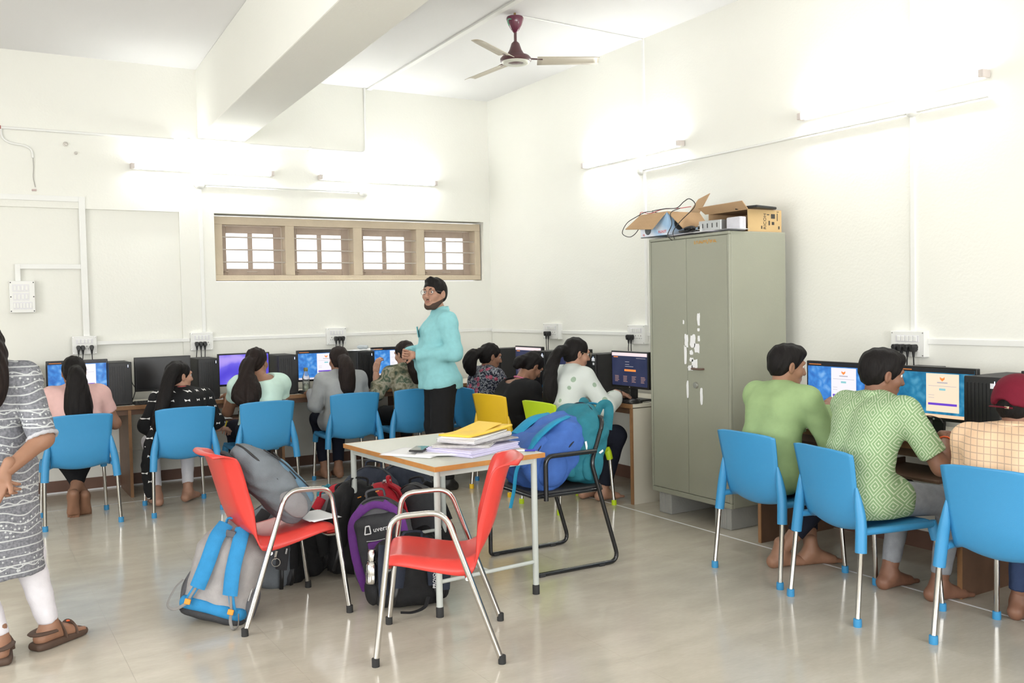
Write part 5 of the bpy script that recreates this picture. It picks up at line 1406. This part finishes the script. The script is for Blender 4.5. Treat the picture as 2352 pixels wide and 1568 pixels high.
def beard(t, J):
    F = Field(); s, Rh, c = J['hs'], J['Rh'], J['head']; H = lambda p: c+Rh@(A3(p)*s)
    head_parts(F, c+Rh@A3((0, .0, -.001)), Rh, s*1.025, True)
    F.keep(H((0, 0, -.040)), Rh@A3((0, .45, 1)), .004)
    F.ell(H((0, .105, -.045)), A3((.050, .05, .050))*s, Rh, k=.008, op='s')
    F.keep(H((0, -.020, 0)), Rh@A3((0, -1, 0)), .004)
    for q in (-1, 1): F.cap(H((q*.004, .0865, -.047)), H((q*.027, .0770, -.055)), .0052*s, .0042*s, k=.003)
    net_obj('beard', F, M('beard_stubble', (.065, .036, .025), .85), t, .004)
beard(t, J)
glasses(t, J, M('glasses_thin', (.18, .14, .13), .3, metal=.5), .022)
MB().box((.075, .165, 1.30), (.075, .006, .09), rotm(-8, 0, -18)).build('pocket', f_aqua, t, bevel=.003)

# ---- standing woman in the grey kurta at the left edge
J = dict(pel=A3((0, 0, .83)), wst=A3((0, .02, .97)), chs=A3((0, .02, 1.12)), nek=A3((0, .0, 1.29)), head=A3((-.03, .045, 1.415)), lat=A3((1, 0, 0)),
         shL=A3((-.175, -.02, 1.225)), shR=A3((.175, -.02, 1.225)), elL=A3((-.25, -.13, .97)), elR=A3((.245, -.14, .965)), wrL=A3((.01, -.235, .835)), wrR=A3((.095, -.25, .845)),
         hipL=A3((-.09, 0, .80)), hipR=A3((.09, 0, .80)), knL=A3((-.06, .0, .44)), knR=A3((.16, .02, .44)), anL=A3((.045, -.07, .095)), anR=A3((.24, .03, .095)), ftL=A3((-.05, 1, 0)), ftR=A3((.75, .6, 0)),
         hdL=(unit((.75, -.25, -.45)), A3((.1, 1, .1)), 28), hdR=(unit((-.35, -.2, -.75)), A3((-.2, -1, .1)), 22))
t = person('person standing in a grey printed kurta and white leggings, hands clasped behind', (.075, 4.66), -4, J, m_skin, .97, yaw=25, pitch=-5, toes=True, g=1.05)
F = Field(); torso(F, J, .018, 1.05)
for q in (-1, 1):
    arm(F, J, q, .018, .97)
    F.cap((q*.075, 0, .84), (q*.10, 0, .34), .135, .135, k=.06)
F.cap((0, -.02, .84), (0, 0, .34), .15, .16, k=.06); F.keep((0, 0, .365), (0, 0, -1), .004)
cloth('kurta', t, F, f_kurta, .0095, .004, 25.)
for q in (-1, 1):
    S_ = 'R' if q > 0 else 'L'; a = J['sh'+S_]+(J['el'+S_]-J['sh'+S_])*.97; d_ = unit(J['el'+S_]-J['sh'+S_])
    X = np.cross(d_, (0, 1, 0)); X = unit(X); Y_ = np.cross(d_, X)
    MB().tube([a+(X*math.cos(w_)+Y_*math.sin(w_))*.058 for w_ in np.linspace(0, 2*math.pi, 24)[:-1]], [.008+.003*(i % 2) for i in range(23)], 6, closed=True).build('cuff_lace', M('lace', (.5, .5, .53), .9, bump=(200, .6)), t, smooth=60)
trousers(t, J, f_white, 1.96, .010, 'leggings', amp=.004)
hair(t, J, 'loose', [([(.0, -.04, 1.44), (.02, -.085, 1.36), (.03, -.11, 1.27), (.04, -.12, 1.19), (.05, -.13, 1.13)], [.08, .08, .08, .065, .03]), ([(.04, .0, 1.44), (.07, -.03, 1.38), (.085, -.06, 1.30), (.08, -.10, 1.22)], [.03, .03, .028, .012]), ([(-.08, .0, 1.44), (-.11, -.04, 1.32), (-.11, -.08, 1.2)], [.03, .04, .02])], mat=m_hairb, amp=.007)
m_sandal = M('sandal_brown', (.085, .05, .034), .7, var=(20, .2))
for q in (-1, 1):
    S_ = 'R' if q > 0 else 'L'; an = J['an'+S_]; d_ = unit(J['ft'+S_]); w_ = np.cross(d_, (0, 0, -1))
    t2 = thing('sandal', 'brown strap sandal on the %s foot of the person in the kurta' % ('right' if q > 0 else 'left'), 'sandal', t.location, 0, 'brown strap sandals'); t2.rotation_euler = t.rotation_euler
    c_ = A3((an[0], an[1], 0))
    X = Field()
    for u_ in np.linspace(-.07, .165, 9): X.cap(c_+d_*u_+A3((0, 0, .018))-w_*.022, c_+d_*u_+A3((0, 0, .018))+w_*.022, .026 if -.05 < u_ < .15 else .02, k=.02)
    X.keep((0, 0, .034), (0, 0, 1), .003); X.keep((0, 0, .0005), (0, 0, -1), .002)
    net_obj('sole', X, m_sandal, t2, .006)
    def loop(u0, h_, wd, nm, lean_=0.):
        P = [c_+d_*(u0+lean_*math.sin(a))+w_*wd*math.cos(a)+A3((0, 0, .026+h_*math.sin(a))) for a in np.linspace(0, math.pi, 13)]
        MB().tube(P, .014, 8, flat=.3, up=d_).build(nm, m_sandal, t2, smooth=60)
    loop(.105, .050, .047, 'strap'); loop(.05, .085, .046, 'strap', -.02)
    P = [c_-d_*(.085*math.sin(a)-.0)+w_*.042*math.cos(a)+A3((0, 0, .075)) for a in np.linspace(0, math.pi, 13)]
    MB().tube(P, .020, 8, flat=.35, up=(0, 0, 1)).build('heel_strap', m_sandal, t2, smooth=60)
    MB().box(c_+d_*.10+A3((0, 0, .083)), (.016, .012, .006)).build('orange_tab', M('band_orange', (.85, .13, .03), .5), t2, bevel=.002)
# ================================================================ BACKPACKS
def bagmat(name, c, amt=.18): return M(name, c, .75, spec=.3, var=(22, amt), bump=(260, .3))
b_blue = bagmat('bag_blue', (.03, .24, .50)); b_grey = bagmat('bag_grey', (.26, .25, .26)); b_dark = bagmat('bag_charcoal', (.045, .046, .05)); b_black = bagmat('bag_black', (.012, .012, .013), .3)
b_navy = bagmat('bag_navy', (.022, .028, .045)); b_purple = bagmat('bag_purple', (.15, .04, .24)); b_red = bagmat('bag_red', (.42, .015, .028)); b_teal = bagmat('bag_teal', (.02, .165, .215)); b_royal = bagmat('bag_royal_blue', (.05, .13, .42))
b_sky = bagmat('bag_light_blue', (.02, .26, .45)); b_slate = bagmat('bag_slate', (.16, .18, .20)); b_steelblue = bagmat('bag_steel_blue', (.12, .22, .31)); b_greyp = bagmat('bag_pale_grey', (.36, .34, .335)); b_mid = bagmat('bag_mid_grey', (.11, .11, .12))
m_zip = M('zip_silver', (.5, .5, .5), .35, metal=.7); m_orange = M('buckle_orange', (.75, .28, .02), .45); m_web = M('webbing_grey', (.22, .21, .20), .8)
def ribbon(pts, w, parent, mat, name='strap', th=.35, up=None, n=None):
    P = bez(pts, n or 6*len(pts))
    return MB().tube(P, w/2, 10, flat=th, up=up).build(name, mat, parent, smooth=70)
def backpack(label, loc, rot, w, d, h, mat, pocket=None, strap=None, seed=1., amp=.007, zipm=None, handle=True, top=.45, straps=True, pocket_h=.48, side=None, slump=0., bottom=None, group='backpacks left around the table'):
    t = thing('backpack', label, 'backpack', loc, rot=[R(a) for a in rot], group=group)
    F = Field()
    F.box((0, 0, h*.40), (w/2, d/2, h*.40), min(d/2, .07), k=.0); F.ell((0, .0, h*.66), (w*.49, d*.50, h*.345), k=.05)
    F.ell((0, d*.10, h*.38), (w*.50, d*.50, h*.34), k=.05)
    if slump: F.ell((slump*.05, 0, h*.85), (w*.38, d*.40, h*.12), k=.05)
    F.keep((0, 0, .002), (0, 0, -1), .01)
    net_obj('bag_body', F, mat, t, .009, wrinkle(amp, 38, seed, (.5, .4, .8)))
    if bottom: 
        X = Field(); X.box((0, .0, h*.06), (w/2+.005, d/2+.008, h*.06), min(d/2, .05), k=0); net_obj('base_panel', X, bottom, t, .012, wrinkle(.003, 25, seed))
    pm = pocket or mat
    X = Field(); X.box((0, d*.44, h*pocket_h*.52), (w*.40, d*.20, h*pocket_h*.46), .04, k=0); X.ell((0, d*.50, h*pocket_h*.5), (w*.36, d*.18, h*pocket_h*.42), k=.04)
    pk = net_obj('front_pocket', X, pm, t, .0105, wrinkle(amp*.7, 26, seed+2))
    zm = zipm or m_black
    arc = [(w*.41*math.cos(a), d*.52+.006*math.sin(a), h*pocket_h*.55+h*pocket_h*.40*math.sin(a)) for a in np.linspace(0, math.pi, 16)]
    MB().tube(arc, .004, 5).build('zip', zm, pk, smooth=70)
    arc = [(w*.505*math.cos(a), d*.10, h*.55+h*.455*math.sin(a)) for a in np.linspace(-.1, math.pi+.1, 24)]
    MB().tube(arc, .0055, 6).build('zip', zm, t, smooth=70)
    if handle: MB().tube(bez([(-.05, -d*.32, h*.955), (-.04, -d*.34, h*1.035), (.04, -d*.34, h*1.035), (.05, -d*.32, h*.955)], 14), .011, 8, flat=.6).build('handle', strap or mat, t, smooth=70)
    if straps:
        for q in (-1, 1):
            ribbon([(q*.05, -d*.33, h*.93), (q*.075, -d*.56, h*.80), (q*.085, -d*.62, h*.55), (q*.095, -d*.60, h*.32)], .062, t, strap or mat, up=(0, 1, 0))
            ribbon([(q*.095, -d*.60, h*.34), (q*.11, -d*.62, h*.20), (q*.12, -d*.50, h*.06)], .022, t, m_black, 'webbing', up=(0, 1, 0))
    for q in (-1, 1):
        X = Field(); X.ell((q*w*.49, 0, h*.24), (w*.10, d*.36, h*.20), k=0); net_obj('side_pocket', X, side or b_black, t, .0115, wrinkle(.004, 30, seed+4))
    return t

# 1 blue-grey one in front at the left, straps towards us
t = backpack('blue and grey backpack standing on the floor in front, straps outward', (1.03, 4.60, .004), (-10, 14, -34), .34, .22, .53, b_greyp, b_mid, b_blue, 1., .005, m_blue if False else b_blue, straps=False, side=b_mid, bottom=b_dark)
for q in (-1, 1):
    ribbon([(q*.045, -.085, .515), (q*.06, -.135, .44), (q*.068, -.15, .30), (q*.085, -.145, .17)], .078, t, b_blue, 'strap', up=(0, 1, 0))
    ribbon([(q*.088, -.146, .18), (q*.11, -.14, .12), (q*.13, -.12, .07)], .03, t, b_blue, 'strap_end', up=(0, 1, 0))
    ribbon([(q*.09, -.15, .17), (q*.105, -.15, .12), (q*.115, -.14, .085)], .014, t, m_web, 'webbing', up=(0, 1, 0))
    MB().box((q*.112, -.152, .090), (.03, .012, .028)).build('buckle', m_orange, t, bevel=.003)
    ribbon([(q*.115, -.15, .08), (q*.13, -.18, .05), (q*.15, -.175, .015), (q*.165, -.15, .03), (q*.15, -.14, .09)] if q > 0 else [(q*.115, -.15, .08), (q*.16, -.17, .04), (q*.21, -.14, .05), (q*.205, -.11, .13), (q*.185, -.08, .18)], .016, t, m_web, 'webbing_loop', up=(0, 1, 0))
X = Field(); X.box((0, -.055, .075), (.172, .07, .035), .03, k=0); net_obj('lower_panel', X, b_blue, t, .0105, wrinkle(.004, 25, 3.))
MB().box((0, -.118, .475), (.05, .012, .035)).build('chest_clip', b_mid, t, bevel=.004)
MB().tube([(.165, -.06, .215), (.165, -.075, .15)], .006, 6).build('zip_puller', m_zip, t, smooth=60)
t.scale = (.95, .92, .90)
# 2 charcoal with key ring
t = backpack('charcoal backpack with a shiny key ring behind the blue-grey one', (1.375, 5.04, .004), (4, 14, -20), .30, .20, .46, b_slate, b_dark, b_dark, 3., .009, side=b_dark)
MB().tube([(.06+.022*math.cos(a), -.175, .20+.022*math.sin(a)) for a in np.linspace(0, 2*math.pi, 16)[:-1]], .003, 5, closed=True).build('key_ring', m_chrome, t, smooth=60)
MB().box((.05, -.165, .235), (.014, .008, .05)).build('zip_puller', m_chrome, t, bevel=.002); MB().box((.10, -.15, .26), (.010, .006, .03)).build('zip_puller', m_zip, t, bevel=.002)
# 3 black soft bag
backpack('slumped black backpack under the left red chair', (1.62, 5.08, .004), (8, -10, 10), .32, .22, .43, b_black, b_dark, b_black, 5., .011)
# 4 grey with red strap
t = backpack('grey backpack with a red strap under the table\'s left side', (1.80, 5.20, .004), (-6, 6, -35), .28, .20, .42, b_grey, b_grey, b_red, 7., .008, straps=False, side=b_dark)
ribbon([(-.03, -.10, .40), (-.06, -.14, .30), (-.055, -.15, .20), (-.08, -.13, .08), (-.09, -.12, .02)], .055, t, b_red, 'strap', up=(0, 1, 0)); ribbon([(.05, -.10, .40), (.06, -.13, .27), (.05, -.13, .12), (.0, -.13, .03)], .05, t, b_red, 'strap', up=(0, 1, 0))
# 5 teal drawstring bag
def pouch():
    t = thing('drawstring_bag', 'gathered teal drawstring bag behind the left red chair', 'bag', (1.98, 5.62, .003), 20)
    F = Field(); F.ell((0, 0, .15), (.15, .12, .155), k=0); F.cap((0, 0, .28), (0, 0, .33), .035, .06, k=.05)
    F.keep((0, 0, .003), (0, 0, -1), .01)
    net_obj('sack', F, b_teal, t, .0095, lambda X, Y, Z: .007*np.sin(9*np.arctan2(Y, X)+2*np.sin(20*Z))*np.clip(Z/.25, 0, 1.2))
    MB().tube([(.04*math.cos(a), .04*math.sin(a), .285) for a in np.linspace(0, 2*math.pi, 14)[:-1]], .006, 6, closed=True).build('cord', b_black, t, smooth=70)
pouch()
# 6 red handled
backpack('red backpack with a dark handle between the left red chair and the black backpack', (1.98, 5.34, .004), (0, -6, 15), .27, .19, .44, b_red, b_red, b_black, 9., .008, handle=True)
# 7 black tall
t = backpack('tall black backpack with small orange tags against the table leg', (1.88, 4.98, .004), (-4, 6, -10), .31, .22, .52, b_black, b_black, b_black, 11., .010)
for i, (x, z_) in enumerate(((-.05, .44), (.0, .435), (.04, .445), (.10, .47))): MB().box((x, -.10, z_), (.022, .006, .005), rotm(0, -20, 0)).build('orange_tag', m_orange, t)
# 8 navy
backpack('navy backpack with a raised handle behind the tall black one', (2.20, 5.50, .004), (0, -4, 150), .36, .22, .50, b_navy, b_navy, b_navy, 13., .006)
# 9 purple-grey
t = backpack('purple and grey backpack with white lettering beside the right red chair', (1.99, 4.66, .004), (-6, 9, 152), .31, .22, .49, b_mid, b_dark, b_mid, 15., .006, side=b_mid, straps=False, pocket_h=.88)
for q in (-1, 1): ribbon([(q*.05, .075, .475), (q*.125, .11, .40), (q*.138, .135, .25), (q*.13, .14, .12), (q*.12, .12, .02)], .045, t, b_purple, 'side_stripe', up=(0, 1, 0))
ribbon([(-.11, .09, .43), (0, .08, .475), (.11, .09, .43)], .04, t, b_purple, 'top_stripe', up=(0, 1, 0))
X = Field(); X.box((-.02, .165, .25), (.08, .012, .055), .01, k=0); net_obj('purple_patch', X, b_purple, t, .008); ribbon([(-.10, .168, .315), (0, .178, .312), (.06, .175, .315)], .006, t, m_paper, 'piping')
text_mesh('lettering', 'uvera', .036, m_paper, t, (-.025, .176, .37), (82, 0, 180), ext=.001)
lm = MB()
for (x0, z0, x1, z1) in ((.062, .352, .050, .394), (.050, .394, .030, .394), (.030, .394, .030, .352), (.030, .352, .062, .352)): lm.tube([(x0, .172+.0, z0), (x1, .172+.0, z1)], .0035, 6)
lm.build('logo_mark', m_paper, t)
# 10 red pack
t = backpack('bright red backpack with silver buckles under the table', (2.22, 5.12, .004), (-14, 10, 60), .32, .22, .46, b_red, b_red, b_red, 17., .009)
MB().box((-.06, -.05, .455), (.03, .02, .012), rotm(0, 20, 30)).build('buckle', m_zip, t, bevel=.003); MB().box((-.02, -.07, .45), (.03, .02, .012), rotm(10, 20, 70)).build('buckle', m_zip, t, bevel=.003)
# 11 navy far
backpack('dark navy backpack with a handle behind the red one', (2.52, 5.55, .004), (0, 8, 165), .36, .22, .49, b_navy, b_dark, b_navy, 19., .006)
# 12 dark bag right
backpack('black backpack under the table right of the red one', (2.47, 5.12, .004), (-10, 14, 120), .30, .20, .44, b_dark, b_black, b_black, 21., .009)
# 13 black-navy with lettering
t = backpack('black and navy backpack standing under the right red chair', (1.91, 4.27, .004), (-4, 3, -6), .37, .22, .36, b_black, b_black, b_navy, 23., .006, side=b_black)
for q in (-1, 1): ribbon([(q*.155, -.085, .32), (q*.165, -.11, .22), (q*.16, -.11, .08)], .05, t, b_navy, 'side_panel', up=(0, 1, 0))
text_mesh('lettering', 'PROVOGUE', .022, m_paper, t, (.088, -.152, .16), (90, -90, 0), ext=.001)
ribbon([(.06, -.14, .06), (.03, -.17, .02), (-.04, -.20, .008), (-.10, -.19, .010)], .022, t, b_black, 'webbing', up=(0, 0, 1))
def flask():
    t = thing('steel_flask', 'small steel water flask in the side pocket of the black and navy backpack', 'flask', (1.715, 4.25, .15), rot=(R(-5), R(3), 0))
    MB().lathe([(0, 0), (.03, 0), (.034, .01), (.034, .09), (.026, .105), (.02, .11)], 20).build('flask_body', m_chrome, t, smooth=50)
    MB().lathe([(.02, .11), (.023, .112), (.024, .15), (.018, .165), (0, .168)], 18).build('lid', m_chrome, t, smooth=40)
flask()
# 14 grey one on the red chair
t = backpack('grey and steel-blue backpack slumped on the left red chair', (1.45, 4.56, .475), (40, 0, -86), .27, .17, .48, b_slate, b_steelblue, b_dark, 25., .008, side=b_grey, pocket_h=.70, straps=False)
for q in (-1, 1): ribbon([(q*.09, .075, .40), (q*.10, .10, .28), (q*.10, .11, .10)], .02, t, b_dark, 'compression_strap', up=(0, 1, 0))
MB().box((.09, .10, .33), (.012, .008, .05)).build('zip_puller', m_black, t, bevel=.002)
sheet('paper_sheets', 'white papers on the seat of the left red chair beside the backpack', 'papers', (1.53, 4.53, .455), 10, .16, .22, 3, curl=.004)
# 15/16 on the black chair
t = backpack('royal blue backpack lying back on the black chair', (2.735, 4.53, .495), (52, 0, 92), .40, .26, .54, b_royal, b_royal, b_sky, 27., .010, side=b_royal, zipm=b_navy, straps=False)
ribbon([(.08, .10, .44), (.11, .15, .34), (.11, .165, .20)], .085, t, b_sky, 'strap', up=(0, 1, 0)); ribbon([(-.08, .10, .44), (-.11, .15, .34), (-.11, .165, .20), (-.12, .15, .05)], .075, t, b_sky, 'strap', up=(0, 1, 0))
ribbon([(.11, .165, .18), (.13, .16, .06), (.14, .10, -.06), (.15, -.06, -.16), (.15, -.10, -.2)], .024, t, b_sky, 'webbing', up=(1, 0, 0)); ribbon([(-.12, .15, .06), (-.13, .13, -.02), (-.12, .05, -.10), (-.10, -.02, -.17)], .024, t, b_sky, 'webbing', up=(1, 0, 0))
MB().tube([(-.19+.0, .02+.03*math.cos(a), .24+.02*math.sin(a)) for a in np.linspace(0, 2*math.pi, 14)[:-1]], .003, 5, closed=True).build('zip_puller', m_zip, t, smooth=60)
t = backpack('teal backpack with a white curved logo propped on the black chair\'s back', (3.06, 4.50, .468), (17, 0, 96), .36, .22, .46, b_teal, b_teal, b_sky, 29., .011, side=b_teal, zipm=b_navy, straps=False, slump=1.)
for q in (-1, 1): ribbon([(q*.07, -.05, .42), (q*.085, -.06, .475), (q*.095, -.11, .47), (q*.10, -.13, .34)], .06, t, b_teal, 'strap', up=(1, 0, 0))
ribbon([(-.186, -.05, .21), (-.192, .0, .175), (-.188, .06, .18), (-.18, .09, .235)], .014, t, m_paper, 'curved_logo', up=(1, 0, 0))
ribbon([(-.13, .125, .20), (-.15, .12, .13), (-.13, .125, .06)], .014, t, M('cord_lime', (.45, .55, .08), .5), 'cord_loop')
